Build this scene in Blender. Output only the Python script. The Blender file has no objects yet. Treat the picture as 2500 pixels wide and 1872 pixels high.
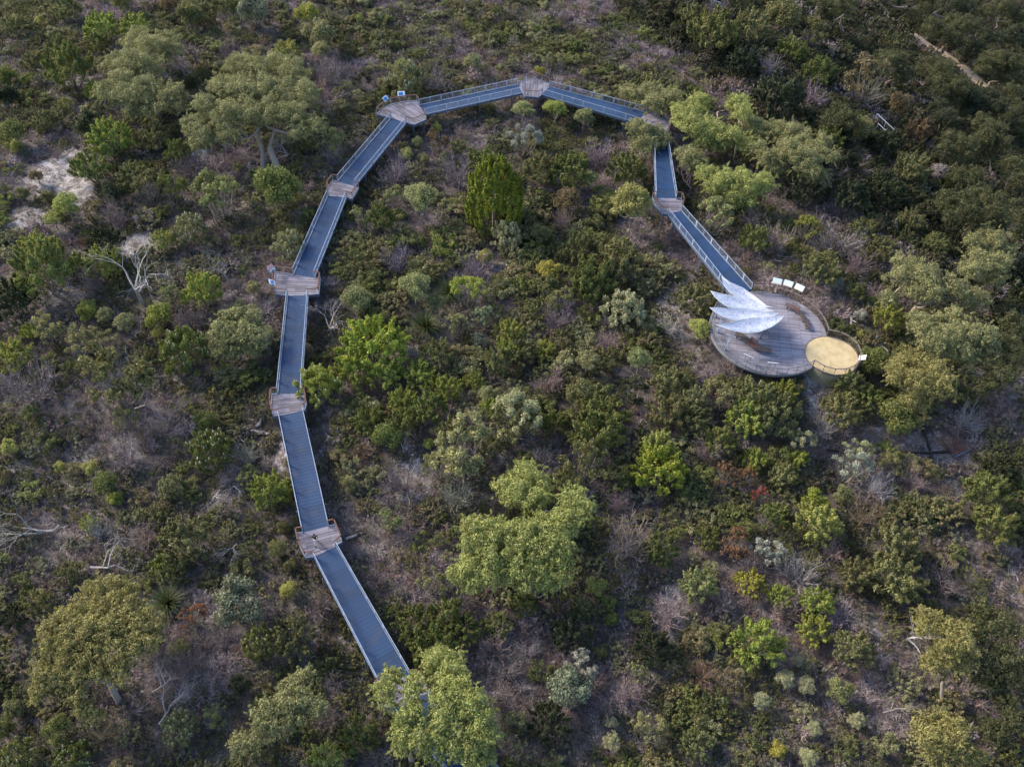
import bpy, bmesh, math, random
import numpy as np
from mathutils import Vector, Matrix
R = math.radians
random.seed(4); RNG = np.random.default_rng(4)
sc = bpy.context.scene; col = sc.collection
# ------------------------------------------------------------------ camera
F = 2300.0; DC = R(48.94); RO = R(1.8); CH = 79.0
cam = bpy.data.cameras.new('camera'); co = bpy.data.objects.new('camera', cam); col.objects.link(co)
cam.sensor_width = 36; cam.lens = F / 2500 * 36; cam.clip_end = 3000; cam.clip_start = 0.5
co.matrix_world = Matrix.Translation((0, 0, CH)) @ Matrix.Rotation(math.pi / 2 - DC, 4, 'X') @ Matrix.Rotation(RO, 4, 'Z')
sc.camera = co
# ------------------------------------------------------------------ light
SUN_EL, SUN_AZ = 33.0, 298.0          # azimuth: clockwise from +Y
w = bpy.data.worlds.new('World'); sc.world = w; w.use_nodes = True
nt = w.node_tree; nt.nodes.clear()
sky = nt.nodes.new('ShaderNodeTexSky'); sky.sky_type = 'NISHITA'; sky.sun_disc = False
sky.sun_elevation = R(SUN_EL); sky.sun_rotation = R(SUN_AZ); sky.air_density = 1.0; sky.dust_density = 1.6; sky.ozone_density = 1.5
bg = nt.nodes.new('ShaderNodeBackground'); bg.inputs[1].default_value = 0.145
wo = nt.nodes.new('ShaderNodeOutputWorld')
nt.links.new(sky.outputs[0], bg.inputs[0]); nt.links.new(bg.outputs[0], wo.inputs[0])
sl = bpy.data.lights.new('sun', 'SUN'); sl.energy = 2.75; sl.angle = R(16); sl.color = (1, .86, .66)
so = bpy.data.objects.new('sun', sl); col.objects.link(so)
_d = Vector((math.sin(R(SUN_AZ)) * math.cos(R(SUN_EL)), math.cos(R(SUN_AZ)) * math.cos(R(SUN_EL)), math.sin(R(SUN_EL))))
so.rotation_euler = _d.to_track_quat('Z', 'Y').to_euler()
sc.view_settings.view_transform = 'Standard'; sc.view_settings.look = 'None'
sc.view_settings.exposure = 1.17; sc.view_settings.gamma = 1.0
sc.cycles.max_bounces = 5; sc.cycles.diffuse_bounces = 3; sc.cycles.transmission_bounces = 2; sc.cycles.glossy_bounces = 2
# ------------------------------------------------------------------ terrain and pixels
def sp(x): return np.log1p(np.exp(-np.abs(x))) + np.maximum(x, 0)
def G(x, y):
    x = np.asarray(x, float); y = np.asarray(y, float)
    z = -3.5 + 0.35 * np.sin(x * .11 + 1) * np.cos(y * .09) + .22 * np.sin(x * .31 + y * .23) + .1 * np.sin(x * .7 - y * .53)
    z = z + 2.95 * np.exp(-(((x - 33) ** 2 + (y - 77) ** 2) / 170.0))
    z = z - .03 * 8 * sp((90 - y) / 8)
    d = ((x - 36) * 70 + (y - 150) * 24) / 74.0
    z = z - 34 * (1 - np.exp(-0.52 * 4 * sp((d - 3) / 4) / 34))
    d2 = -x - 75
    z = z - .15 * 6 * sp(d2 / 6)
    z = z - .1 * 15 * sp((y - 190) / 15)
    return z
def ray(px, py):
    x = px - 1250.0; y = -(py - 936.0)
    c, s = math.cos(RO), math.sin(RO); x, y = c * x - s * y, s * x + c * y
    return np.array([x, F * math.cos(DC) + y * math.sin(DC), -F * math.sin(DC) + y * math.cos(DC)])
def atz(px, py, z=0.0):
    d = ray(px, py); t = (z - CH) / d[2]
    return Vector((d[0] * t, d[1] * t, z))
def atg(px, py, h=0.0):
    z = -3.5 + h
    for i in range(30):
        p = atz(px, py, z); z = .5 * z + .5 * (float(G(p.x, p.y)) + h)
    p = atz(px, py, z); return Vector((p.x, p.y, z))
def mpp(p):       # metres per photo pixel at a point
    return (p.y * math.cos(DC) + (CH - p.z) * math.sin(DC)) / F
def topx(p):
    z = p[1] * math.cos(DC) - (p[2] - CH) * math.sin(DC); y = p[1] * math.sin(DC) + (p[2] - CH) * math.cos(DC)
    u = F * p[0] / z; v = F * y / z; c, s = math.cos(RO), math.sin(RO)
    return 1250 + c * u + s * v, 936 - (-s * u + c * v)
# ------------------------------------------------------------------ materials
def mat(name):
    m = bpy.data.materials.new(name); m.use_nodes = True; m.node_tree.nodes.clear(); return m, m.node_tree
def N(nt, t, **k):
    n = nt.nodes.new(t)
    for a, b in k.items(): setattr(n, a, b)
    return n
def ramp(nt, fac, stops, interp='LINEAR'):
    r = N(nt, 'ShaderNodeValToRGB'); r.color_ramp.interpolation = interp
    e = r.color_ramp.elements
    while len(e) < len(stops): e.new(0.5)
    for el, (p, c) in zip(e, stops): el.position = p; el.color = (*c, 1)
    nt.links.new(fac, r.inputs[0]); return r.outputs[0]
def mixc(nt, a, b, fac, mode='MIX'):
    n = N(nt, 'ShaderNodeMix', data_type='RGBA', blend_type=mode)
    for s, v in ((n.inputs[0], fac), (n.inputs[6], a), (n.inputs[7], b)):
        if hasattr(v, 'is_linked'): nt.links.new(v, s)
        elif isinstance(v, (int, float)): s.default_value = v
        else: s.default_value = (*v, 1)
    return n.outputs[2]
def math_(nt, op, a, b=0.0):
    n = N(nt, 'ShaderNodeMath', operation=op)
    for s, v in ((n.inputs[0], a), (n.inputs[1], b)):
        if hasattr(v, 'is_linked'): nt.links.new(v, s)
        else: s.default_value = v
    return n.outputs[0]
def noise(nt, vec, scale, detail=4, rough=.6):
    n = N(nt, 'ShaderNodeTexNoise'); n.inputs['Scale'].default_value = scale; n.inputs['Detail'].default_value = detail
    n.inputs['Roughness'].default_value = rough
    if vec: nt.links.new(vec, n.inputs['Vector'])
    return n.outputs['Fac']
def out(nt, sh): o = N(nt, 'ShaderNodeOutputMaterial'); nt.links.new(sh, o.inputs[0])
def simple(name, c, rough=.6, metal=0., var=.25, scale=6.0):
    m, nt = mat(name); t = N(nt, 'ShaderNodeTexCoord')
    f = noise(nt, t.outputs['Object'], scale)
    a = tuple(v * (1 - var) for v in c); b = tuple(min(1, v * (1 + var)) for v in c)
    cc = ramp(nt, f, [(.3, a), (.7, b)])
    p = N(nt, 'ShaderNodeBsdfPrincipled'); nt.links.new(cc, p.inputs['Base Color'])
    p.inputs['Roughness'].default_value = rough; p.inputs['Metallic'].default_value = metal
    out(nt, p.outputs[0]); return m
def leaf_mat(name, palette=None, trans=.3, vr=.32):
    m, nt = mat(name)
    oi = N(nt, 'ShaderNodeObjectInfo'); ge = N(nt, 'ShaderNodeNewGeometry'); tc = N(nt, 'ShaderNodeTexCoord')
    if palette:
        base = ramp(nt, oi.outputs['Random'], [((i + .0) / len(palette), c) for i, c in enumerate(palette)], 'CONSTANT')
    else: base = oi.outputs['Color']
    hs = N(nt, 'ShaderNodeHueSaturation')
    ri = ge.outputs['Random Per Island']
    nt.links.new(math_(nt, 'ADD', math_(nt, 'MULTIPLY', ri, .05), .475), hs.inputs['Hue'])
    nf = noise(nt, ge.outputs['Position'], .7, 5, .7)
    v = math_(nt, 'ADD', math_(nt, 'MULTIPLY', ri, vr * 1.6), 1 - vr * .9)
    v = math_(nt, 'MULTIPLY', v, math_(nt, 'ADD', math_(nt, 'MULTIPLY', nf, 1.1), .42))
    nt.links.new(v, hs.inputs['Value']); nt.links.new(base, hs.inputs['Color'])
    # a few dry leaves
    dry = math_(nt, 'GREATER_THAN', math_(nt, 'FRACT', math_(nt, 'MULTIPLY', ri, 37.0)), .95)
    cc = mixc(nt, hs.outputs[0], (.13, .075, .04), math_(nt, 'MULTIPLY', dry, .6))
    d = N(nt, 'ShaderNodeBsdfPrincipled'); d.inputs['Roughness'].default_value = .55; d.inputs['Specular IOR Level'].default_value = .35
    t = N(nt, 'ShaderNodeBsdfTranslucent'); mx = N(nt, 'ShaderNodeMixShader'); mx.inputs[0].default_value = trans
    nt.links.new(cc, d.inputs['Base Color']); nt.links.new(cc, t.inputs[0])
    nt.links.new(d.outputs[0], mx.inputs[1]); nt.links.new(t.outputs[0], mx.inputs[2]); out(nt, mx.outputs[0]); return m
M = {}
M['leaf'] = leaf_mat('leaf')
M['flower'] = simple('flower_spike', (.62, .6, .42), .8)
def bark_mat(name):
    m, nt = mat(name); oi = N(nt, 'ShaderNodeObjectInfo'); ge = N(nt, 'ShaderNodeNewGeometry')
    f = noise(nt, ge.outputs['Position'], 7)
    c = mixc(nt, oi.outputs['Color'], (.1, .08, .07), math_(nt, 'MULTIPLY', f, .7))
    p = N(nt, 'ShaderNodeBsdfPrincipled'); p.inputs['Roughness'].default_value = .85
    nt.links.new(c, p.inputs['Base Color']); out(nt, p.outputs[0]); return m
M['bark'] = bark_mat('bark')
M['stem'] = simple('stem', (.24, .21, .18), .85)
M['steel'] = simple('galvanised_steel', (.12, .165, .25), .45, .25, .15, 2.0)
M['steel_rail'] = simple('galvanised_rail', (.38, .45, .59), .4, .2, .12, 2.0)
M['frame_grey'] = simple('weathered_grey_frame', (.17, .18, .20), .6)
M['cap_red'] = simple('red_timber_cap', (.095, .042, .036), .7, 0, .3)
M['cap_grey'] = simple('grey_brown_timber_cap', (.15, .12, .115), .75, 0, .3)
M['bal_brown'] = simple('olive_brown_baluster', (.12, .105, .08), .7)
M['bench'] = simple('bench_timber', (.085, .065, .06), .7, 0, .45, 3)
M['bench_red'] = simple('bench_red_timber', (.12, .055, .042), .7, 0, .4, 3)
M['white'] = simple('white_paint', (.55, .57, .6), .5, 0, .05)
M['limestone'] = simple('pale_limestone', (.30, .26, .17), .9, 0, .25, 3)
M['path'] = simple('tan_path', (.30, .225, .155), .95, 0, .35, .6)
M['rust'] = simple('rusty_steel', (.12, .05, .04), .8, 0, .5, 5)
M['blue'] = simple('blue_paint', (.05, .16, .30), .5)
M['darkwood'] = simple('dark_timber', (.035, .028, .028), .9)
def grating():
    m, nt = mat('blue_grating'); t = N(nt, 'ShaderNodeTexCoord'); s = N(nt, 'ShaderNodeSeparateXYZ')
    nt.links.new(t.outputs['Object'], s.inputs[0])
    a = math_(nt, 'FRACT', math_(nt, 'MULTIPLY', s.outputs[0], 6.5)); a = math_(nt, 'GREATER_THAN', a, .6)
    b = math_(nt, 'FRACT', math_(nt, 'MULTIPLY', s.outputs[1], 2.4)); b = math_(nt, 'GREATER_THAN', b, .86)
    n1 = noise(nt, t.outputs['Object'], 14, 3); n2 = noise(nt, t.outputs['Object'], .8, 3)
    cmb = N(nt, 'ShaderNodeCombineXYZ'); nt.links.new(math_(nt, 'FLOOR', math_(nt, 'MULTIPLY', s.outputs[1], .8)), cmb.inputs[0])
    wn = N(nt, 'ShaderNodeTexWhiteNoise'); nt.links.new(cmb.outputs[0], wn.inputs['Vector'])
    c = ramp(nt, n1, [(.25, (.005, .026, .085)), (.75, (.022, .078, .20))])
    c = mixc(nt, c, (.006, .012, .032), math_(nt, 'MULTIPLY', a, .75))
    c = mixc(nt, c, (.07, .12, .21), math_(nt, 'MULTIPLY', b, .35)); c = mixc(nt, c, (.11, .09, .07), math_(nt, 'MULTIPLY', ramp(nt, noise(nt, t.outputs['Object'], .35, 6, .75), [(.52, (0, 0, 0)), (.72, (1, 1, 1))]), .5))
    hs = N(nt, 'ShaderNodeHueSaturation'); nt.links.new(c, hs.inputs['Color'])
    v = math_(nt, 'ADD', math_(nt, 'MULTIPLY', wn.outputs[0], .34), .6)
    v = math_(nt, 'ADD', v, math_(nt, 'MULTIPLY', n2, .35)); nt.links.new(v, hs.inputs['Value'])
    p = N(nt, 'ShaderNodeBsdfPrincipled'); p.inputs['Roughness'].default_value = .5; p.inputs['Specular IOR Level'].default_value = .35
    nt.links.new(hs.outputs[0], p.inputs['Base Color']); out(nt, p.outputs[0]); return m
M['grating'] = grating()
def planks(name, c1, c2, pitch=.14, dirt=(.065, .056, .065)):
    m, nt = mat(name); t = N(nt, 'ShaderNodeTexCoord'); s = N(nt, 'ShaderNodeSeparateXYZ')
    nt.links.new(t.outputs['Object'], s.inputs[0])
    yy = math_(nt, 'MULTIPLY', s.outputs[1], 1 / pitch); idx = math_(nt, 'FLOOR', yy)
    wn = N(nt, 'ShaderNodeTexWhiteNoise'); cmb = N(nt, 'ShaderNodeCombineXYZ'); nt.links.new(idx, cmb.inputs[0])
    xo = math_(nt, 'ADD', math_(nt, 'MULTIPLY', s.outputs[0], .4), math_(nt, 'MULTIPLY', math_(nt, 'MODULO', idx, 2.0), .5))
    nt.links.new(math_(nt, 'FLOOR', xo), cmb.inputs[1]); nt.links.new(cmb.outputs[0], wn.inputs['Vector'])
    mp = N(nt, 'ShaderNodeMapping'); mp.inputs['Scale'].default_value = (.5, 14, 1); nt.links.new(t.outputs['Object'], mp.inputs[0])
    n1 = noise(nt, mp.outputs[0], 1.6, 5)
    f = math_(nt, 'ADD', math_(nt, 'MULTIPLY', wn.outputs[0], .8), math_(nt, 'MULTIPLY', n1, .3))
    c = ramp(nt, f, [(.15, c1), (.9, c2)])
    n2 = noise(nt, t.outputs['Object'], .55, 4)
    c = mixc(nt, c, dirt, math_(nt, 'MULTIPLY', ramp(nt, n2, [(.5, (0, 0, 0)), (.75, (1, 1, 1))]), .55))
    gap = math_(nt, 'LESS_THAN', math_(nt, 'FRACT', yy), .16)
    c = mixc(nt, c, (.05, .04, .045), math_(nt, 'MULTIPLY', gap, .85))
    jt = math_(nt, 'LESS_THAN', math_(nt, 'FRACT', math_(nt, 'MULTIPLY', s.outputs[0], .8)), .035); c = mixc(nt, c, (.04, .04, .06), math_(nt, 'MULTIPLY', jt, .45))
    p = N(nt, 'ShaderNodeBsdfPrincipled'); p.inputs['Roughness'].default_value = .75
    nt.links.new(c, p.inputs['Base Color']); out(nt, p.outputs[0]); return m
M['planks'] = planks('weathered_planks', (.085, .078, .10), (.27, .262, .345))
M['planks2'] = planks('lookout_planks', (.14, .134, .165), (.29, .285, .36), .145)
def galv_leaf():
    m, nt = mat('spangled_steel'); t = N(nt, 'ShaderNodeTexCoord')
    v = N(nt, 'ShaderNodeTexVoronoi'); v.inputs['Scale'].default_value = 9; nt.links.new(t.outputs['Object'], v.inputs['Vector'])
    sp_ = N(nt, 'ShaderNodeSeparateColor'); nt.links.new(v.outputs['Color'], sp_.inputs[0])
    f = math_(nt, 'ADD', math_(nt, 'MULTIPLY', sp_.outputs[0], .4), math_(nt, 'MULTIPLY', noise(nt, t.outputs['Object'], 1.3, 6, .7), .75))
    c = ramp(nt, f, [(.3, (.20, .25, .40)), (.75, (.48, .52, .62))])
    p = N(nt, 'ShaderNodeBsdfPrincipled'); p.inputs['Roughness'].default_value = .45; p.inputs['Metallic'].default_value = .15
    nt.links.new(c, p.inputs['Base Color']); out(nt, p.outputs[0]); return m
M['leafsteel'] = galv_leaf()
def sandpad():
    m, nt = mat('compacted_sand'); t = N(nt, 'ShaderNodeTexCoord')
    c = ramp(nt, noise(nt, t.outputs['Object'], .9, 8, .65), [(.3, (.33, .25, .14)), (.5, (.47, .38, .22)), (.75, (.54, .46, .30))])
    c = mixc(nt, c, (.17, .12, .06), math_(nt, 'MULTIPLY', ramp(nt, noise(nt, t.outputs['Object'], 2.4, 8, .7), [(.55, (0, 0, 0)), (.75, (1, 1, 1))]), .35))
    p = N(nt, 'ShaderNodeBsdfPrincipled'); p.inputs['Roughness'].default_value = .95
    nt.links.new(c, p.inputs['Base Color']); out(nt, p.outputs[0]); return m
M['sandpad'] = sandpad()
def picture(name, top, mid, low, blk=None):
    m, nt = mat(name); t = N(nt, 'ShaderNodeTexCoord'); s = N(nt, 'ShaderNodeSeparateXYZ'); nt.links.new(t.outputs['Object'], s.inputs[0])
    y = math_(nt, 'ADD', s.outputs[1], math_(nt, 'MULTIPLY', noise(nt, t.outputs['Object'], 5), .18))
    y = math_(nt, 'ADD', y, .40)
    c = ramp(nt, y, [(.0, low), (.38, mid), (.5, top), (.95, tuple(min(1, v * 1.1) for v in top))])
    if blk:
        x = math_(nt, 'LESS_THAN', math_(nt, 'ABSOLUTE', math_(nt, 'ADD', s.outputs[0], blk[1])), .33)
        y2 = math_(nt, 'LESS_THAN', math_(nt, 'ABSOLUTE', s.outputs[1]), .22)
        c = mixc(nt, c, blk[0], math_(nt, 'MULTIPLY', x, y2))
    p = N(nt, 'ShaderNodeBsdfPrincipled'); p.inputs['Roughness'].default_value = .35
    nt.links.new(c, p.inputs['Base Color']); out(nt, p.outputs[0]); return m
M['pic_view'] = picture('panorama_print', (.55, .68, .85), (.75, .75, .7), (.30, .28, .18))
M['pic_blue'] = picture('blue_print', (.7, .75, .82), (.65, .7, .8), (.7, .74, .8), ((.04, .19, .52), .05))
M['pic_mix'] = picture('mosaic_print', (.6, .28, .3), (.65, .68, .68), (.15, .42, .48))
M['cloth_black'] = simple('black_cloth', (.018, .018, .024), .9)
M['cloth_navy'] = simple('navy_cloth', (.02, .03, .07), .9)
M['cloth_white'] = simple('white_cloth', (.66, .66, .70), .9)
M['skin'] = simple('skin', (.42, .22, .14), .6, 0, .05)
# ------------------------------------------------------------------ helpers
def tag(o, label=None, cat=None, group=None, kind=None):
    for k, v in (('label', label), ('category', cat), ('group', group), ('kind', kind)):
        if v: o[k] = v
    return o
def empty(name, loc, rz=0):
    o = bpy.data.objects.new(name, None); o.empty_display_size = .3; col.objects.link(o); o.location = loc; o.rotation_euler = (0, 0, rz); return o
def link(name, me, parent=None, loc=None):
    o = bpy.data.objects.new(name, me); col.objects.link(o)
    if parent: o.parent = parent
    if loc is not None: o.location = loc
    return o
class MB:
    def __init__(s): s.v = []; s.f = []; s.m = []; s.mats = []
    def mi(s, m):
        if m not in s.mats: s.mats.append(m)
        return s.mats.index(m)
    def add(s, vs, fs, m):
        b = len(s.v); s.v += [tuple(v) for v in vs]; s.f += [tuple(i + b for i in f) for f in fs]; k = s.mi(m); s.m += [k] * len(fs)
    def beam(s, a, b, w, h, m, up=Vector((0, 0, 1))):
        a = Vector(a); b = Vector(b); d = (b - a)
        if d.length < 1e-5: return
        d.normalize(); sx = d.cross(up)
        if sx.length < 1e-4: sx = Vector((1, 0, 0))
        sx.normalize(); uz = sx.cross(d).normalized(); sx *= w / 2; uz *= h / 2
        vs = [p + sx * i + uz * j for p in (a, b) for i, j in ((-1, -1), (1, -1), (1, 1), (-1, 1))]
        s.add(vs, [(0, 1, 2, 3), (7, 6, 5, 4), (0, 4, 5, 1), (1, 5, 6, 2), (2, 6, 7, 3), (3, 7, 4, 0)], m)
    def tube(s, pts, rad, m, n=5, cap=True):
        pts = [Vector(p) for p in pts]; vs = []; 
        for i, p in enumerate(pts):
            d = (pts[min(i + 1, len(pts) - 1)] - pts[max(i - 1, 0)])
            if d.length < 1e-6: d = Vector((0, 0, 1))
            d.normalize(); a = d.cross(Vector((.3, .9, .1))).normalized(); b = d.cross(a)
            r = rad[i] if hasattr(rad, '__len__') else rad
            for k in range(n):
                t = 2 * math.pi * k / n; vs.append(p + a * (r * math.cos(t)) + b * (r * math.sin(t)))
        fs = [(i * n + k, i * n + (k + 1) % n, (i + 1) * n + (k + 1) % n, (i + 1) * n + k) for i in range(len(pts) - 1) for k in range(n)]
        if cap: fs += [tuple(range(n))[::-1], tuple((len(pts) - 1) * n + k for k in range(n))]
        s.add(vs, fs, m)
    def prism(s, poly, z0, z1, m, mtop=None):
        n = len(poly); vs = [(p[0], p[1], z0) for p in poly] + [(p[0], p[1], z1) for p in poly]
        s.add(vs, [(i, (i + 1) % n, n + (i + 1) % n, n + i) for i in range(n)] + [tuple(range(n))[::-1]], m)
        s.add([(p[0], p[1], z1) for p in poly], [tuple(range(n))], mtop or m)
    def mesh(s, name, smooth=False):
        me = bpy.data.meshes.new(name); me.from_pydata(s.v, [], s.f)
        for m in s.mats: me.materials.append(M[m])
        me.polygons.foreach_set('material_index', s.m)
        if smooth: me.polygons.foreach_set('use_smooth', [True] * len(s.f))
        me.update(); return me
    def build(s, name, parent=None, smooth=False, loc=None): return link(name, s.mesh(name, smooth), parent, loc)
# ---- numpy quad soup
def quads_mesh(name, Q, mats, mi=None, extra=None):
    """Q: (n,4,3) quads; extra: an MB whose geometry joins in"""
    n = len(Q); V = Q.reshape(-1, 3); nv = len(V); ev = len(extra.v) if extra else 0
    fl = [len(f) for f in extra.f] if extra else []
    me = bpy.data.meshes.new(name)
    if ev: V = np.vstack([V, np.array(extra.v)])
    me.vertices.add(len(V)); me.vertices.foreach_set('co', V.astype(np.float32).ravel())
    loops = np.arange(nv, dtype=np.int32); starts = np.arange(n, dtype=np.int32) * 4; tot = np.full(n, 4, np.int32)
    mm = np.zeros(n, np.int32) if mi is None else mi
    if ev:
        lx = np.array([i + nv for f in extra.f for i in f], np.int32)
        st = nv + np.concatenate([[0], np.cumsum(fl)[:-1]]).astype(np.int32)
        loops = np.concatenate([loops, lx]); starts = np.concatenate([starts, st]); tot = np.concatenate([tot, np.array(fl, np.int32)])
        mm = np.concatenate([mm, np.array(extra.m, np.int32) + len(mats)])
    me.loops.add(len(loops)); me.loops.foreach_set('vertex_index', loops)
    me.polygons.add(len(starts)); me.polygons.foreach_set('loop_start', starts); me.polygons.foreach_set('loop_total', tot)
    for m in mats: me.materials.append(M[m])
    if extra:
        for m in extra.mats: me.materials.append(M[m])
    me.polygons.foreach_set('material_index', mm)
    me.update(calc_edges=True); return me
def unit(a): return a / np.maximum(np.linalg.norm(a, axis=-1, keepdims=True), 1e-9)
def leaves(P, Nn, L, W, rng, up=0.2, tang=1.0, rand=.5):
    """diamond leaves at P with outward normals Nn, length L, width W"""
    n = len(P); r = rng.normal(size=(n, 3))
    nn = unit(Nn + rand * r)
    d = unit(np.cross(nn, rng.normal(size=(n, 3)))) * tang + Nn * up + np.array([0, 0, up]) * .5
    d = unit(d); sdir = unit(np.cross(d, nn))
    l = (L * rng.uniform(.6, 1.3, n))[:, None]; w_ = (W * rng.uniform(.7, 1.3, n))[:, None]
    Q = np.stack([P - d * l * .5, P + sdir * w_ * .5 - d * l * .05, P + d * l * .5, P - sdir * w_ * .5 - d * l * .05], 1)
    return Q
def sphere_pts(n, rng, zmin=-1.0):
    v = unit(rng.normal(size=(int(n * 2.6) + 24, 3))); v = v[v[:, 2] > zmin][:n]
    return v
def puff(c, r, dens, rng, L=.3, W=.13, sub=9, flat=.8, zmin=-.55, up=.15, subr=.45):
    """one foliage puff made of sub clumps"""
    Q = []
    dirs = sphere_pts(sub, rng, zmin)
    cs = [np.zeros(3)] + [d * r * rng.uniform(.5, 1.0 - subr * .45) for d in dirs]
    rs = [r * .62] + [r * subr * rng.uniform(.7, 1.25) for _ in dirs]
    for cc, rr in zip(cs, rs):
        n = max(6, int(dens * rr * rr)); p = sphere_pts(n, rng, -.6)
        Nn = p; rad = rr * (1 - rng.uniform(0, 1, (len(p), 1)) ** 2 * .45) * rng.uniform(.95, 1.1, (len(p), 1))
        P = cc + p * rad; P[:, 2] *= flat
        Q.append(leaves(P + c, Nn, L, W, rng, up))
    return np.vstack(Q)
# ------------------------------------------------------------------ ground
SAND = [  # photo px, radius px x, radius px y, strength (bare sand seen in the photograph)
 (145, 420, 75, 62, 1.0), (185, 470, 45, 45, .9), (60, 530, 55, 35, .7), (90, 455, 60, 40, .8), (340, 600, 50, 35, .8), (470, 375, 45, 14, .8), (520, 385, 35, 12, .6),
 (150, 735, 60, 45, .6), (110, 780, 35, 20, .7), (165, 985, 30, 30, .5), (40, 1140, 45, 20, .6), (200, 1110, 45, 30, .5), (310, 1105, 50, 30, .6),
 (690, 1110, 22, 50, .8), (1000, 1175, 60, 45, .7), (1020, 1130, 35, 25, .7), (1000, 1160, 60, 45, .5), (1180, 660, 60, 40, .5), (1650, 760, 60, 80, .5),
 (1985, 930, 30, 55, .8), (1975, 985, 18, 40, .7), (2170, 1065, 90, 30, .55), (2270, 1095, 60, 45, .55), (2330, 1180, 22, 55, .6), (2345, 1220, 22, 40, .55),
 (1640, 1500, 50, 60, .6), (1660, 1450, 30, 50, .5), (2135, 1530, 28, 40, .7), (1395, 1850, 35, 22, .5), (1480, 430, 40, 20, .4), (1170, 340, 30, 16, .5), (310, 290, 60, 25, .1),
 (1700, 880, 30, 40, .4), (760, 1100, 25, 60, .3), (600, 1180, 40, 60, .35), (860, 1300, 60, 70, .35), (1560, 870, 25, 20, .4), (620, 230, 90, 30, .35), (720, 120, 90, 30, .35),
 (330, 640, 40, 60, .3), (940, 1350, 60, 80, .25), (1120, 700, 90, 40, .35)]
SW = []
for px, py, rx, ry, s in SAND:
    p = atg(px, py); m = mpp(p); SW.append((p.x, p.y, rx * m, ry * m * 1.45, s))
def sand_at(x, y):
    v = np.zeros_like(x)
    for cx, cy, rx, ry, s in SW:
        d = ((x - cx) / rx) ** 2 + ((y - cy) / ry) ** 2
        v = np.maximum(v, s * np.clip(1.5 - d, 0, 1))
    return v
def axis(lo, hi, step, far, g=1.22):
    a = list(np.arange(lo, hi + .01, step)); s = step
    while a[-1] < far: s *= g; a.append(a[-1] + s)
    s = step
    while a[0] > -far + 100: s *= g; a.insert(0, a[0] - s)
    return np.array(a)
ax_ = axis(-110, 140, .9, 1500); ay_ = axis(10, 210, .9, 1500)
X, Y = np.meshgrid(ax_, ay_); Z = G(X, Y)
near = (np.abs(X) < 150) & (Y > 0) & (Y < 220)
Z = Z + np.where(near, RNG.normal(size=X.shape) * .05, 0)
nx, ny = len(ax_), len(ay_)
idx = np.arange(nx * ny).reshape(ny, nx)
Qi = np.stack([idx[:-1, :-1], idx[:-1, 1:], idx[1:, 1:], idx[1:, :-1]], -1).reshape(-1, 4)
me = bpy.data.meshes.new('ground'); me.vertices.add(nx * ny); me.vertices.foreach_set('co', np.stack([X, Y, Z], -1).astype(np.float32).ravel())
me.loops.add(Qi.size); me.loops.foreach_set('vertex_index', Qi.ravel().astype(np.int32)); me.polygons.add(len(Qi))
me.polygons.foreach_set('loop_start', np.arange(len(Qi), dtype=np.int32) * 4); me.polygons.foreach_set('loop_total', np.full(len(Qi), 4, np.int32))
me.update(calc_edges=True); me.polygons.foreach_set('use_smooth', [True] * len(Qi))
at = me.attributes.new('sand', 'FLOAT', 'POINT'); at.data.foreach_set('value', sand_at(X, Y).astype(np.float32).ravel())
m, nt = mat('sandy_litter'); t = N(nt, 'ShaderNodeTexCoord'); a = N(nt, 'ShaderNodeAttribute', attribute_name='sand')
n1 = noise(nt, t.outputs['Object'], .35, 6); n2 = math_(nt, 'ADD', math_(nt, 'MULTIPLY', noise(nt, t.outputs['Object'], 2.0, 10, .8), .55), math_(nt, 'MULTIPLY', noise(nt, t.outputs['Object'], 9.0, 6, .8), .45))
lit = ramp(nt, n2, [(.36, (.032, .026, .027)), (.5, (.09, .072, .076)), (.64, (.22, .185, .20))])
lit = mixc(nt, lit, (.05, .055, .025), math_(nt, 'MULTIPLY', ramp(nt, n1, [(.45, (0, 0, 0)), (.6, (1, 1, 1))]), .5))
snd = ramp(nt, n2, [(.36, (.10, .085, .09)), (.47, (.34, .315, .32)), (.58, (.56, .54, .55))])
f = math_(nt, 'ADD', a.outputs['Fac'], math_(nt, 'MULTIPLY', math_(nt, 'SUBTRACT', noise(nt, t.outputs['Object'], 1.1, 10, .85), .5), 2.7))
cc = mixc(nt, lit, snd, ramp(nt, f, [(.40, (0, 0, 0)), (.95, (1, 1, 1))]))
p = N(nt, 'ShaderNodeBsdfPrincipled'); p.inputs['Roughness'].default_value = .95; nt.links.new(cc, p.inputs['Base Color'])
bp = N(nt, 'ShaderNodeBump'); bp.inputs['Strength'].default_value = .6; bp.inputs['Distance'].default_value = .15; nt.links.new(n2, bp.inputs['Height']); nt.links.new(bp.outputs[0], p.inputs['Normal'])
out(nt, p.outputs[0]); me.materials.append(m)
tag(link('ground', me), kind='structure')
# far walking path in the valley
TG = lambda x, y: (1666 + x / 2.652, y / 2.652)
def ribbon(name, pts, w0, m, dz=.12):
    P = [atg(*p) for p in pts]; Q = []
    for i in range(len(P) - 1):
        for k in range(6): Q.append(P[i].lerp(P[i + 1], k / 6))
    Q.append(P[-1]); b = MB(); vs = []
    for i, p in enumerate(Q):
        d = (Q[min(i + 1, len(Q) - 1)] - Q[max(i - 1, 0)]); d.z = 0; d.normalize(); s = Vector((d.y, -d.x, 0)); ww = w0 * (1 + .15 * math.sin(i * 1.3))
        for k in (-1, -.4, .4, 1):
            q = p + s * k * ww / 2; vs.append((q.x, q.y, float(G(q.x, q.y)) + dz * (1 if abs(k) < .9 else .1)))
    b.add(vs, [(i * 4 + k, i * 4 + k + 1, i * 4 + k + 5, i * 4 + k + 4) for i in range(len(Q) - 1) for k in range(3)], m)
    return b.build(name, smooth=True), Q
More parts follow.
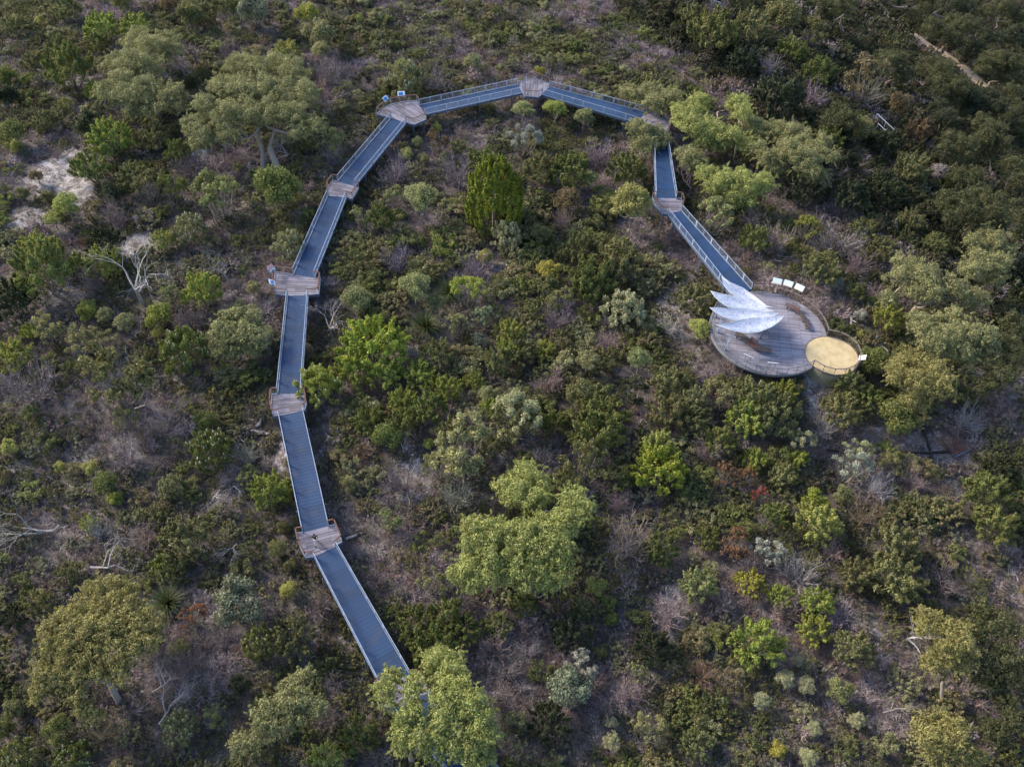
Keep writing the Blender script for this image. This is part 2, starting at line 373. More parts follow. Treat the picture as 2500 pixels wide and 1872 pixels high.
pth, PATHQ = ribbon('path', [TG(*p) for p in ((1130, -60), (1210, 5), (1290, 80), (1370, 140), (1460, 205), (1560, 270), (1680, 340), (1760, 400), (1870, 480), (1960, 570))], 3.2, 'path')
tag(pth, kind='structure')
# ------------------------------------------------------------------ the raised boardwalk
RH = 1.05
def loc_(P, o, rz):
    c, s = math.cos(-rz), math.sin(-rz); d = P - o
    return Vector((c * d.x - s * d.y, s * d.x + c * d.y, d.z))
def railing(parent, a, b, bal, railm, postm, cap=None, post_step=1.8, step=.13, wide=0, name='railing', capw=.15):
    """railing between local points a and b (deck level)"""
    a = Vector(a); b = Vector(b); L = (b - a).length
    if L < .15: return
    up = Vector((0, 0, 1)); r = MB(); d = (b - a) / L
    r.beam(a + up * .10, b + up * .10, .04, .05, railm)
    r.beam(a + up * (RH - .02), b + up * (RH - .02), .045, .045, railm)
    n = max(2, int(L / step))
    for i in range(n + 1):
        p = a + d * (L * i / n); r.beam(p + up * .12, p + up * (RH - .05), .016, .016, bal)
    ro = r.build(name, parent)
    k = max(1, round(L / post_step))
    for i in range(k + 1):
        p = a + d * (L * i / k); q = MB()
        ww = .2 if (wide and i % wide == 0) else .06
        q.beam(p + up * -.25, p + up * (RH - .03), .05, ww, postm, up=d); q.build('post', ro)
    if cap:
        c = MB(); c.beam(a - d * .06 + up * (RH + .03), b + d * .06 + up * (RH + .03), capw, .04, cap); c.build('handrail_cap', ro)
def leg_pair(parent, p, q, wz):
    """support leg from the ground to the deck underside, local p; q world ground z in local"""
    m = MB(); 
    for dx in (-.09, .09): m.beam((p[0] + dx, p[1], q), (p[0] + dx, p[1], wz), .07, .12, 'steel')
    m.beam((p[0], p[1], q - .2), (p[0], p[1], q + .12), .3, .3, 'frame_grey')
    m.build('leg', parent)
WALK = []      # segments to keep plants low under
def ramp_thing(lab, a1, a2, za, b1, b2, zb, nleg=2):
    A1, A2, B1, B2 = atz(*a1, za), atz(*a2, za), atz(*b1, zb), atz(*b2, zb)
    A = (A1 + A2) / 2; B = (B1 + B2) / 2; W = 2.36
    rz = math.atan2((B - A).y, (B - A).x) - math.pi / 2; o = A.copy()
    e = tag(empty('walkway_ramp', o, rz), lab, 'walkway ramp', 'blue grated ramps of the raised boardwalk')
    l = lambda P: loc_(P, o, rz)
    a1, a2, b1, b2 = map(l, (A1, A2, B1, B2)); WALK.append((A.copy(), B.copy()))
    sgn = 1 if a1.x < a2.x else -1
    if (b1.x < b2.x) != (a1.x < a2.x): b1, b2 = b2, b1
    if a1.x > a2.x: a1, a2, b1, b2 = a2, a1, b2, b1
    t = Vector((0, 0, -.06)); d = MB(); d.add([a1, a2, b2, b1, a1 + t, a2 + t, b2 + t, b1 + t], [(0, 1, 2, 3), (7, 6, 5, 4), (0, 4, 5, 1), (1, 5, 6, 2), (2, 6, 7, 3), (3, 7, 4, 0)], 'grating')
    d.build('deck', e)
    for s, p, q in ((-1, a1, b1), (1, a2, b2)):
        dz = Vector((s * .05, 0, -.16)); f = MB(); f.beam(p + dz, q + dz, .07, .34, 'steel'); f.build('side_beam', e)
        off = Vector((s * .04, 0, 0)); railing(e, p + off, q + off, 'steel_rail', 'steel_rail', 'steel_rail', wide=2)
    L = (b1 - a1).length
    for i in range(nleg):
        f = (i + .5 + (.15 if i else -.15)) / nleg
        for s, p, q in ((-1, a1, b1), (1, a2, b2)):
            k = p.lerp(q, f) + Vector((s * .16, 0, 0))
            wp = Matrix.Rotation(rz, 3, 'Z') @ k + o; g = float(G(wp.x, wp.y)) - o.z
            leg_pair(e, k, g, k.z - .02)
    return e
def landing(lab, poly, z, pd, opens, legs=(), cap='cap_red', name='landing_platform'):
    P = [atz(x, y, z) for x, y in poly]; o = sum(P, Vector()) / len(P)
    u = atz(*pd[1], z) - atz(*pd[0], z); rz = math.atan2(u.y, u.x)
    e = tag(empty(name, o, rz), lab, 'landing platform', 'timber landings of the raised boardwalk')
    L = [loc_(p, o, rz) for p in P]
    ar = sum(L[i].x * L[(i + 1) % len(L)].y - L[(i + 1) % len(L)].x * L[i].y for i in range(len(L)))
    d = MB(); LL = L if ar > 0 else L[::-1]
    d.prism([(p.x, p.y) for p in LL], -.07, .012, 'planks'); d.build('deck', e)
    f = MB()
    for i in range(len(L)):
        a, b = L[i], L[(i + 1) % len(L)]
        f.beam(a + Vector((0, 0, -.22)), b + Vector((0, 0, -.22)), .08, .30, 'steel')
    f.build('fascia', e)
    for i in range(len(L)):
        if i in opens: continue
        a, b = L[i], L[(i + 1) % len(L)]
        railing(e, a, b, 'bal_brown', 'steel_rail', 'steel_rail', cap=cap, post_step=1.6)
    for i in legs:
        p = L[i] * .86; wp = Matrix.Rotation(rz, 3, 'Z') @ p + o
        leg_pair(e, p, float(G(wp.x, wp.y)) - o.z, -.3)
    for p in P: WALK.append((p, o))
    return e
ZL = dict(L6=-.25, TR=-.5, L5=-.8, L4=-1.1, L2=-1.4, L1=-1.7, L0=-2.0, L3=-2.3, LB=-2.6)
landing('small timber landing with red rail caps where the person is walking', [(724, 1302), (740.4, 1300), (801.3, 1284.5), (818, 1281), (835, 1322), (819.3, 1333.2), (767.5, 1359.1), (747, 1362), (731, 1332)], ZL['L3'], ((735, 1320), (800, 1303)), (1, 5), (2, 4, 6, 8))
landing('timber landing half hidden by the candle-flowered banksia, without any sign', [(664.6, 962.3), (679, 961.8), (734.9, 961), (744.3, 961), (749, 985), (745, 1001), (738.6, 1002.5), (682, 1014.8), (667, 1016), (661.5, 990)], ZL['L0'], ((668, 990), (730, 983)), (1, 6), (0, 4, 8))
landing('wide timber landing with blue sign and colourful sign on its left rail', [(671.2, 664.4), (716.8, 671.3), (766.8, 678.2), (782.4, 680), (779, 718), (751.5, 721.2), (703.4, 721.8), (672.6, 719), (668, 693)], ZL['L1'], ((672, 700), (775, 703)), (1, 5), (0, 3, 4, 7))
landing('small timber landing directly left below the curved double-sign landing', [(800.7, 457), (812.6, 442), (824.9, 443.5), (865.5, 455), (875.7, 460), (860, 486.5), (845.2, 482), (801, 478.5)], ZL['L2'], ((815, 455), (855, 464)), (2, 6), (0, 4, 5))
landing('curved timber landing with two blue and white signs on its rounded rail', [(919.5, 279.7), (936.2, 265.2), (954.3, 256.2), (977, 250.7), (999.6, 247.6), (1017.8, 247.1), (1023.6, 258), (1037.7, 279.7), (1040.4, 292.4), (1011, 305), (996.9, 301.6), (990.6, 300.5), (955.3, 289.2)], ZL['L4'], ((955, 262), (1000, 290)), (6, 11), (0, 8, 9))
landing('gabled timber landing at the topmost bend of the boardwalk', [(1264, 200), (1306, 192.6), (1340.5, 205), (1340.5, 213), (1323.3, 231.6), (1315, 238), (1281, 236), (1275.3, 227), (1264, 207)], ZL['L5'], ((1303, 195), (1298, 228)), (3, 7), (5, 6))
landing('timber landing mostly hidden under the spreading eucalyptus at upper right', [(1578, 276), (1605, 272), (1632, 292), (1634, 318), (1626, 334), (1596, 334), (1572, 320), (1552.8, 300)], ZL['TR'], ((1580, 300), (1610, 290)), (4, 7), (1, 2))
landing('brown timber landing beside the round-crowned eucalyptus above the lookout ramp', [(1593, 484), (1601.3, 483.9), (1649.9, 485), (1663, 485.4), (1668, 500), (1662.2, 515), (1629.6, 522.3), (1617, 522), (1602, 505)], ZL['L6'], ((1610, 500), (1660, 500)), (1, 5), (0, 3, 7))
landing('timber landing almost covered by the bright eucalyptus at the bottom edge', [(918, 1668), (926, 1667), (1000, 1648), (1022, 1646), (1050, 1690), (1043, 1692), (960, 1731), (935, 1722)], ZL['LB'], ((930, 1690), (1020, 1665)), (1, 5), (0, 3, 7))
def AV(a, b): return ((a[0] + b[0]) / 2, (a[1] + b[1]) / 2)
ramp_thing('dark blue ramp running down from the person to the bottom tree', (767.5, 1359.1), (819.3, 1333.2), ZL['L3'], (926, 1667), (1000, 1648), ZL['LB'])
ramp_thing('blue ramp just above the walking person', (682, 1014.8), (738.6, 1002.5), ZL['L0'], (740.4, 1300.2), (801.3, 1284.5), ZL['L3'])
ramp_thing('blue ramp between the wide two-sign landing and the flowering banksia', (703.4, 721.8), (751.5, 721.2), ZL['L1'], (679.1, 961.8), (734.9, 961), ZL['L0'])
ramp_thing('slanting blue ramp just above the wide two-sign landing', (801, 478.5), (845.2, 482), ZL['L2'], (716.8, 671.3), (766.8, 678.2), ZL['L1'])
ramp_thing('pale blue ramp leading down left from the curved two-sign landing', (955.3, 289.2), (990.6, 300.5), ZL['L4'], (824.9, 443.5), (865.5, 455), ZL['L2'])
ramp_thing('long ramp on tall legs left of the gabled top landing', (1023.6, 258), (1037.7, 279.7), ZL['L4'], (1264, 207), (1275.3, 227), ZL['L5'], 3)
ramp_thing('long ramp right of the gabled top landing, small trees in front', (1340.5, 213), (1323.3, 231.6), ZL['L5'], (1578, 276), (1552.8, 300), ZL['TR'], 3)
ramp_thing('dark blue ramp emerging below the eucalyptus at upper right', (1626, 334), (1596, 334), ZL['TR'], (1649.9, 485), (1601.3, 484), ZL['L6'])
ramp_thing('dark ramp slanting down right to the round lookout deck', (1662.2, 515), (1629.6, 522.3), ZL['L6'], (1833, 707), (1790, 726), 0.0, 3)
ramp_thing('ramp leaving the picture at the bottom beneath the bright eucalyptus', (1043, 1692), (960, 1731), ZL['LB'], (1300, 1975), (1203, 2003), -3.0, 1)
# ------------------------------------------------------------------ round lookout
C1 = Vector((29.95, 78.15, 0)); R1 = 6.84; C2 = Vector((36.7, 74.6, 0)); R2 = 3.04
u = atz(1960, 790) - atz(1860, 780); rzL = math.atan2(u.y, u.x)
look = tag(empty('lookout_deck', C1, rzL), 'large round timber lookout deck with curved railing at the end of the boardwalk', 'lookout deck')
def circ(c, r, n=64): return [(c[0] + r * math.cos(2 * math.pi * i / n), c[1] + r * math.sin(2 * math.pi * i / n)) for i in range(n)]
d = MB(); d.prism(circ((0, 0), R1, 72), -.08, 0, 'planks2'); d.build('deck', look)
f = MB(); cc_ = circ((0, 0), R1 + .03, 72)
for i in range(72): a, b = cc_[i], cc_[(i + 1) % 72]; f.beam((a[0], a[1], -.15), (b[0], b[1], -.15), .08, .26, 'frame_grey')
f.build('fascia', look)
for k in range(9):
    a_ = 2 * math.pi * k / 9; m = MB(); m.beam((5.6 * math.cos(a_), 5.6 * math.sin(a_), -2.6), (5.6 * math.cos(a_), 5.6 * math.sin(a_), -.3), .18, .18, 'steel'); m.build('leg', look)
def ang(px, py, c=C1): p = atz(px, py) - c; return math.atan2(p.y, p.x)
a_ramp1 = ang(1835, 706); a_ramp0 = ang(1790, 727)
jn = []                                                # where the two circles cross
dv = (C2 - C1); D_ = dv.length; al = math.acos((R1 ** 2 + D_ ** 2 - (R2 + .1) ** 2) / (2 * R1 * D_)); th = math.atan2(dv.y, dv.x)
aJ1, aJ0 = th + al, th - al
def arc_rail(parent, c, rz, r, a0, a1, cap, bal, railm, postm, seg=1.15, capw=.15):
    while a1 < a0: a1 += 2 * math.pi
    n = max(1, round((a1 - a0) * r / seg)); pts = []
    for i in range(n + 1):
        a = a0 + (a1 - a0) * i / n; pts.append(loc_(Vector((c.x + r * math.cos(a), c.y + r * math.sin(a), c.z)), Vector(parent.location), rz))
    for i in range(n): railing(parent, pts[i], pts[i + 1], bal, railm, postm, cap=cap, post_step=seg, step=.13, capw=capw)
arc_rail(look, C1, rzL, R1 - .04, aJ1, a_ramp1, 'cap_grey', 'bal_brown', 'bal_brown', 'bal_brown')
arc_rail(look, C1, rzL, R1 - .04, a_ramp0, aJ0, 'frame_grey', 'frame_grey', 'frame_grey', 'frame_grey', capw=.07)
WALK.append((C1 + Vector((0, 4, 0)), C1)); WALK.append((C1 - Vector((0, 4, 0)), C1)); WALK.append((C1 - Vector((4, 0, 0)), C1)); WALK.append((C1 + Vector((4, 0, 0)), C1)); WALK.append((C2, C1))
pad = tag(empty('sand_platform', C2), 'small round platform of pale yellow sand attached to the lookout deck', 'sand platform')
s_ = MB(); s_.prism(circ((0, 0), R2 - .06, 56), -.1, .03, 'sandpad'); s_.build('sand_surface', pad)
s_ = MB(); s_.prism(circ((0, 0), R2 + .08, 56), -2.2, -.12, 'limestone'); s_.build('stone_wall', pad)
s_ = MB(); rc = circ((0, 0), R2, 56)
for i in range(56): a, b = rc[i], rc[(i + 1) % 56]; s_.beam((a[0], a[1], -.02), (b[0], b[1], -.02), .1, .16, 'cap_grey')
s_.build('edging', pad)
al2 = math.acos((R2 ** 2 + D_ ** 2 - R1 ** 2) / (2 * R2 * D_))
arc_rail(pad, C2, 0, R2 + .05, th + math.pi + al2, th + math.pi - al2 + 2 * math.pi, 'cap_grey', 'cap_grey', 'cap_grey', 'cap_grey', 1.25)
# ------------------------------------------------------------------ leaf canopies
TL = lambda x, y: (1700 + x / 4.916, 650 + y / 4.916)
def interp(pts, n):
    L = [0]
    for i in range(1, len(pts)): L.append(L[-1] + math.dist(pts[i], pts[i - 1]))
    r = []
    for k in range(n + 1):
        t = L[-1] * k / n; i = 0
        while i < len(L) - 2 and L[i + 1] < t: i += 1
        q = (t - L[i]) / max(1e-9, L[i + 1] - L[i]); r.append((pts[i][0] + (pts[i + 1][0] - pts[i][0]) * q, pts[i][1] + (pts[i + 1][1] - pts[i][1]) * q))
    return r
LV = [([(305, 120), (400, 190), (560, 260), (700, 360), (830, 465), (910, 495)], [(305, 120), (335, 230), (400, 310), (500, 380), (650, 440), (800, 492), (910, 495)], 2.55, 'topmost pale steel leaf canopy, its tip reaching over the ramp'),
      ([(170, 295), (300, 330), (450, 358), (600, 398), (750, 460), (850, 508), (930, 540)], [(170, 295), (220, 365), (290, 430), (380, 490), (520, 515), (700, 525), (850, 545), (930, 540)], 2.7, 'second leaf canopy from the top, marked by a slanting seam'),
      ([(160, 495), (350, 505), (550, 500), (700, 518), (860, 552), (990, 565)], [(160, 495), (240, 560), (330, 612), (450, 650), (600, 642), (800, 612), (920, 602), (990, 565)], 2.85, 'third leaf canopy from the top, with a bluish middle'),
      ([(240, 705), (400, 682), (550, 640), (700, 615), (880, 607), (1050, 595)], [(240, 705), (330, 737), (450, 776), (600, 802), (750, 790), (900, 730), (1000, 662), (1050, 595)], 3.0, 'lowest leaf canopy, overhanging the slatted bench')]
LEAFROOT = []
for U, Lw, z, lab in LV:
    n = 26; iu = interp(U, n); il = interp(Lw, n); nc = 10; top = []; o = atz(*TL(*AV(iu[13], il[13])), z); e = tag(empty('leaf_canopy', o), lab, 'leaf canopy', 'steel leaf canopies over the lookout deck')
    for i in range(n + 1):
        for k in range(nc + 1):
            t = k / nc; x = iu[i][0] + (il[i][0] - iu[i][0]) * t; y = iu[i][1] + (il[i][1] - iu[i][1]) * t
            wdt = math.sin(math.pi * i / n); zz = z + .22 * wdt * (abs(t - .5) * 2) ** 1.5 - .1 * wdt + .25 * math.cos(math.pi * 2 * i / n) * .6
            p = atz(*TL(x, y), zz); top.append(p - o)
    v = top + [p - Vector((0, 0, .035)) for p in top]; K = nc + 1; T = len(top); fs = []
    for i in range(n):
        for k in range(nc):
            a = i * K + k; fs += [(a, a + K, a + K + 1, a + 1), (T + a, T + a + 1, T + a + K + 1, T + a + K)]
    for i in range(n):
        a = i * K; fs += [(a, T + a, T + a + K, a + K)]; a = i * K + nc; fs += [(a, a + K, T + a + K, T + a)]
    b = MB(); b.add(v, fs, 'leafsteel'); b.build('blade', e, True)
    b = MB()
    for i in range(n):
        for k in (0, nc): b.beam(top[i * K + k] + Vector((0, 0, -.01)), top[(i + 1) * K + k] + Vector((0, 0, -.01)), .035, .05, 'white')
    b.build('rim', e)
    b = MB(); mid = [top[i * K + nc // 2] - Vector((0, 0, .1)) for i in range(1, n)]
    for i in range(len(mid) - 1): b.beam(mid[i], mid[i + 1], .06, .1, 'steel')
    b.build('midrib', e); LEAFROOT.append((e, z))
for li, tp, bs, mt in ((1, (290, 430), (235, 610), 'steel_rail'), (2, (322, 600), (262, 800), 'steel_rail'), (3, (447, 772), (342, 1012), 'steel_rail'), (3, (835, 765), (762, 868), 'steel'), (0, (420, 330), (340, 480), 'steel_rail')):
    e, z = LEAFROOT[li]; o = Vector(e.location); a = atz(*TL(*bs), 0) - o; b_ = atz(*TL(*tp), z - .1) - o; m = MB()
    s = Vector((.16, .05, 0))
    m.beam(a - s * .3, b_ - s, .07, .09, mt); m.beam(a + s * .3, b_ + s, .07, .09, mt); m.build('post', e)
# ------------------------------------------------------------------ slatted curved benches
def bench(lab, pts, z, wseat, back, red):
    P = [atz(*TL(*p), z) for p in pts]; o = Vector((P[len(P) // 2].x, P[len(P) // 2].y, 0)); e = tag(empty('curved_bench', o), lab, 'bench', 'curved slatted benches on the lookout deck')
    Q = []
    for i in range(len(P) - 1):
        for k in range(10):
            t = k / 10; p0 = P[max(i - 1, 0)]; p1 = P[i]; p2 = P[i + 1]; p3 = P[min(i + 2, len(P) - 1)]
            Q.append(.5 * ((2 * p1) + (p2 - p0) * t + (2 * p0 - 5 * p1 + 4 * p2 - p3) * t * t + (3 * p1 - p0 - 3 * p2 + p3) * t ** 3))
    Q.append(P[-1]); L = sum((Q[i + 1] - Q[i]).length for i in range(len(Q) - 1)); n = int(L / .12); S = []; acc = 0; i = 0
    for k in range(n + 1):
        t = L * k / n
        while i < len(Q) - 2 and acc + (Q[i + 1] - Q[i]).length < t: acc += (Q[i + 1] - Q[i]).length; i += 1
        S.append((Q[i].lerp(Q[i + 1], (t - acc) / (Q[i + 1] - Q[i]).length) - o, (Q[i + 1] - Q[i]).normalized()))
    st = MB(); fr = MB(); bk = MB()
    for k, (p, dd) in enumerate(S):
        s = Vector((dd.y, -dd.x, 0)).normalized(); st.beam(p - s * wseat / 2, p + s * wseat / 2, .085, .04, 'bench_red' if k in red else 'bench')
        if k: 
            for q in (-.35, .35): fr.beam(pp - ps * wseat * q - Vector((0, 0, .06)), p - s * wseat * q - Vector((0, 0, .06)), .05, .07, 'frame_grey')
        if k in back:
            bb = p + s * (wseat / 2) * back_side; bk.beam(bb, bb + s * .12 * back_side + Vector((0, 0, .42)), .09, .03, 'bench_red', up=dd)
        pp, ps = p, s
    st.build('seat', e); fr.build('frame', e); bk.build('backrest', e)
    for k in (2, len(S) // 3, 2 * len(S) // 3, len(S) - 3):
        p, dd = S[k]; s = Vector((dd.y, -dd.x, 0)).normalized(); m = MB()
        for q in (-.3, .3): m.beam(p + s * wseat * q - Vector((0, 0, z)), p + s * wseat * q - Vector((0, 0, .08)), .07, .07, 'frame_grey')
        m.beam(p - s * wseat * .35 - Vector((0, 0, z - .04)), p + s * wseat * .35 - Vector((0, 0, z - .04)), .08, .05, 'frame_grey'); m.build('leg', e)
back_side = -1
bench('curved slatted bench with a red back, nearer the signed rail', [(1075, 455), (1160, 490), (1240, 555), (1310, 650), (1345, 735)], .46, .62, range(5, 14), range(3, 15))
bench('curved slatted bench half under the lowest leaf canopy', [(470, 805), (570, 850), (650, 920), (760, 985), (900, 1010)], .46, .8, range(14, 24), range(16, 26))
# ------------------------------------------------------------------ signs
def sign(lab, px, py, z, toward, pic, w_=1.05, h_=.68, tilt=38, deck=0.0, name='information_sign', post=True):
    p = atz(px, py, z); e = empty(name, (p.x, p.y, deck)); dz = z - deck; d = Vector((toward.x - p.x, toward.y - p.y, 0)).normalized()
    e.rotation_euler = (0, 0, math.atan2(d.y, d.x) + math.pi / 2); tag(e, lab, 'information sign', 'information signs along the railings')
    t = R(tilt); up = Vector((0, math.cos(t), math.sin(t))); 
    b = MB(); c = Vector((0, 0, dz)); b.beam(c - up * (h_ / 2 + .03), c + up * (h_ / 2 + .03), w_ + .07, .03, 'white', up=Vector((0, -math.sin(t), math.cos(t)))); b.build('board', e)
    me_ = MB(); me_.add([(-w_ / 2, -h_ / 2, 0), (w_ / 2, -h_ / 2, 0), (w_ / 2, h_ / 2, 0), (-w_ / 2, h_ / 2, 0)], [(0, 1, 2, 3)], pic)
    q = me_.build('picture', e, loc=c + Vector((0, -math.sin(t), math.cos(t))) * .022); q.rotation_euler = (t, 0, 0)
    if post:
        s = MB()
        for x in (-.3, .3): s.beam((x, .02, -.2), (x, .02, dz - .04), .05, .05, 'frame_grey')
        s.build('post', e)
sign('leftmost of the three view panels on the lookout rail', *TL(972, 180), 1.2, C1, 'pic_view')
sign('middle one of the three view panels on the lookout rail', *TL(1104, 208), 1.2, C1, 'pic_view')
sign('rightmost of the three view panels on the lookout rail', *TL(1238, 256), 1.2, C1, 'pic_view')
sign('white panel seen edge-on below the slatted bench, left one of two', *TL(632, 1075), 1.15, C1, 'pic_view', 1.1, .7, 41)
sign('white panel seen edge-on at the lookout front rail, right one of two', *TL(922, 1158), 1.15, C1, 'pic_view', 1.1, .7, 41)
sign('blank white sign on the rail of the yellow sand platform', *TL(1995, 1095), 1.15, C2, 'white', .75, .75, 30)
c4 = atz(985, 275, -1.1)
sign('left one of two blue and white signs at the curved landing', 941.5, 241, .15, c4, 'pic_blue', .95, .75, 40, -1.1)
sign('right one of two blue and white signs at the curved landing', 979.5, 229.5, .15, c4, 'pic_blue', 1.05, .75, 40, -1.1)
c1_ = atz(725, 695, -1.7)
sign('blue sign low on the left rail of the wide landing', 664, 689, -.55, c1_, 'pic_blue', .85, .75, 35, -1.7)
sign('pink, white and teal sign at the corner of the wide landing', 662.5, 656, -.45, c1_, 'pic_mix', .9, .8, 50, -1.7)
# ------------------------------------------------------------------ handrails of the far stair, timber edging, rack
def handrail(lab, pts, h=1.0, m='steel_rail'):
    P = [atg(*TG(*p), h) for p in pts]; o = Vector((P[0].x, P[0].y, float(G(P[0].x, P[0].y)))); e = tag(empty('handrail', o), lab, 'handrail', 'galvanised handrails among the scrub')
    r = MB()
    for i in range(len(P) - 1): r.beam(P[i] - o, P[i + 1] - o, .08, .08, m)
    r.build('rail', e)
    for p in P: q = MB(); q.beam(p - o - Vector((0, 0, 1.0)), p - o, .07, .07, m); q.build('post', e)
handrail('upper of two thin galvanised handrails in the scrub at upper right', [(1262, 738), (1318, 790), (1391, 860)], 2.6)
handrail('lower of two thin galvanised handrails in the scrub at upper right', [(1268, 800), (1330, 860), (1390, 912)], 2.6)
handrail('short galvanised handrail at the top edge right of centre', [(190, -2), (222, 10), (250, 22)], 2.6)
TH = lambda x, y: (1666 + x / 2.652, 624 + y / 2.652)
for lab, a, b in (('long dark timber edging lying across the bare ground', (1380, 1275), (1725, 1272)), ('dark timber edging slanting up to the bushes from the long one', (1555, 1115), (1602, 1265)), ('short dark timber edging hidden in scrub, leftmost one', (940, 1262), (1110, 1268)), ('shortest dark timber edging below the long one', (1606, 1282), (1616, 1335))):
    A = atg(*TH(*a)); B = atg(*TH(*b)); m = MB(); n = 6
    for k in range(n):
        p = A.lerp(B, k / n); q = A.lerp(B, (k + 1) / n); p.z = float(G(p.x, p.y)) + .14; q.z = float(G(q.x, q.y)) + .14; m.beam(p - A, q - A, .22, .3, 'darkwood')
    tag(m.build('timber_edging', loc=A), lab, 'timber edging', 'dark timber edgings on bare ground')
A = atg(*TH(1765, 1262)); e = tag(empty('slatted_rack', A, .5), 'small rusty slatted rack with blue ends on bare ground at right', 'rack'); s = MB(); q = MB(); l_ = MB()
for k in range(6):
    x = (k - 2.5) * .32; s.beam((x, -.75, .55), (x, .75, .75), .09, .05, 'rust'); q.beam((x, -.95, .52), (x, -.76, .549), .1, .06, 'blue')
s.beam((-1, -.5, .53), (1, -.5, .53), .06, .06, 'rust'); s.beam((-1, .5, .66), (1, .5, .66), .06, .06, 'rust')
s.build('slats', e); q.build('slat_ends', e)
for x in (-.9, .9):
    for y in (-.5, .5): l_ = MB(); l_.beam((x, y, -.1), (x, y, .5), .06, .06, 'rust'); l_.build('leg', e)
# ------------------------------------------------------------------ the person
def skin_body(name, chains, parent, m, sub=2):
    bm = bmesh.new(); lay = bm.verts.layers.skin.verify(); V = {}
    first = True
    for ch in chains:
        prev = None
        for key, pos, r in ch:
            if key not in V:
                v = bm.verts.new(pos); rr = r if hasattr(r, '__len__') else (r, r); v[lay].radius = rr
                if first: v[lay].use_root = True; first = False
                V[key] = v
            if prev is not None and prev != key and bm.edges.get((V[prev], V[key])) is None: bm.edges.new((V[prev], V[key]))
            prev = key
    me = bpy.data.meshes.new(name); bm.to_mesh(me); bm.free(); me.materials.append(M[m]); o = link(name, me, parent)
    a = o.modifiers.new('skin', 'SKIN'); a.use_smooth_shade = True; b = o.modifiers.new('sub', 'SUBSURF'); b.levels = sub; b.render_levels = sub; return o
pp_ = atz(772.5, 1327, ZL['L3'])
per = empty('person', (pp_.x, pp_.y, ZL['L3'] + .015), R(8)); tag(per, 'person in black top and white trousers striding across the landing, holding a white gadget', 'person')
# faces -Y (towards the picture bottom)
J = dict(pel=(0, 0, .93), wai=(0, -.01, 1.08), che=(0, -.02, 1.28), nk=(0, -.02, 1.47), nk2=(0, -.04, 1.53), hd=(0, -.06, 1.60), hd2=(0, -.065, 1.70))
def arm(s):
    return [('che', J['che'], (.17, .12)), ('sh%d' % s, (s * .19, -.02, 1.42), .055), ('el%d' % s, (s * .27, -.02, 1.13), .042), ('wr%d' % s, (s * .12, -.26, 1.12), .028), ('pa%d' % s, (s * .085, -.33, 1.12), (.04, .018))]
def leg_(s, kn, an, toe):
    return [('pel', J['pel'], (.15, .12)), ('hp%d' % s, (s * .1, 0, .88), .095), ('kn%d' % s, kn, .062), ('an%d' % s, an, .04), ('to%d' % s, toe, .035)]
LEGS = {1: ((.1, .05, .50), (.10, .30, .14), (.10, .22, .04)), -1: ((-.08, -.17, .5), (-.07, -.30, .09), (-.07, -.46, .04))}
ch = [[('pel', J['pel'], (.15, .12)), ('wai', J['wai'], (.13, .10)), ('che', J['che'], (.17, .12)), ('nk', J['nk'], .055), ('nk2', J['nk2'], .055), ('hd', J['hd'], (.078, .095)), ('hd2', J['hd2'], (.07, .085)), ('crn', (0, -.06, 1.76), .04)],
      [('hd', J['hd'], .08), ('nose', (0, -.17, 1.61), .014)]]
for s in (-1, 1):
    ch.append([('hd', J['hd'], .08), ('ear%d' % s, (s * .088, -.05, 1.61), .014)])
    ch.append(arm(s)); ch.append(leg_(s, *LEGS[s]))
    for k in range(4):
        x = s * (.085 + (k - 1.5) * .018); ch.append([('pa%d' % s, (s * .085, -.33, 1.12), (.04, .018)), ('f%d%d' % (s, k), (x - s * .01, -.37 - .006 * (k % 2), 1.115), .009), ('g%d%d' % (s, k), (x - s * .03, -.395, 1.09), .008), ('h%d%d' % (s, k), (x - s * .035, -.385, 1.07), .007)])
    ch.append([('pa%d' % s, (s * .085, -.33, 1.12), (.04, .018)), ('t%d' % s, (s * .05, -.33, 1.14), .010), ('u%d' % s, (s * .03, -.355, 1.15), .009)])
skin_body('body', ch, per, 'skin')
sh_ = [[('a', (0, 0, .98), (.165, .135)), ('b', J['wai'], (.15, .12)), ('c', J['che'], (.195, .14)), ('d', (0, -.02, 1.43), (.12, .09))]]
for s in (-1, 1): sh_.append([('c', J['che'], .19), ('s%d' % s, (s * .2, -.02, 1.41), .075), ('e%d' % s, (s * .25, -.02, 1.22), .062)])
skin_body('shirt', sh_, per, 'cloth_black')
tr = []
for s in (-1, 1):
    kn, an, to = LEGS[s]; an2 = tuple(kn[i] + (an[i] - kn[i]) * .88 for i in range(3))
    tr.append([('w', (0, 0, .95), (.16, .13)), ('h%d' % s, (s * .1, 0, .86), .115), ('k%d' % s, kn, .085), ('a%d' % s, an2, .07)])
    skin_body('shoe', [[('a', (an[0], an[1] + .02, an[2] - .01), .05), ('b', (to[0], to[1], to[2] + .01), .047), ('c', (to[0], to[1] - .05, to[2] + .005), .04)]], per, 'cloth_black')
skin_body('trousers', tr, per, 'cloth_white')
skin_body('hair', [[('a', (0, .03, 1.58), (.07, .05)), ('b', (0, .0, 1.70), (.115, .11)), ('c', (0, -.06, 1.78), (.125, .12)), ('d', (0, -.15, 1.76), (.09, .04))]], per, 'cloth_black')
b = MB()
for s in (-1, 1): b.beam((s * .035, -.167, 1.625), (s * .035, -.159, 1.625), .022, .012, 'cloth_black')
b.build('eyes', per); b = MB(); b.beam((-.022, -.158, 1.565), (.022, -.158, 1.565), .012, .008, 'bench_red'); b.build('mouth', per)
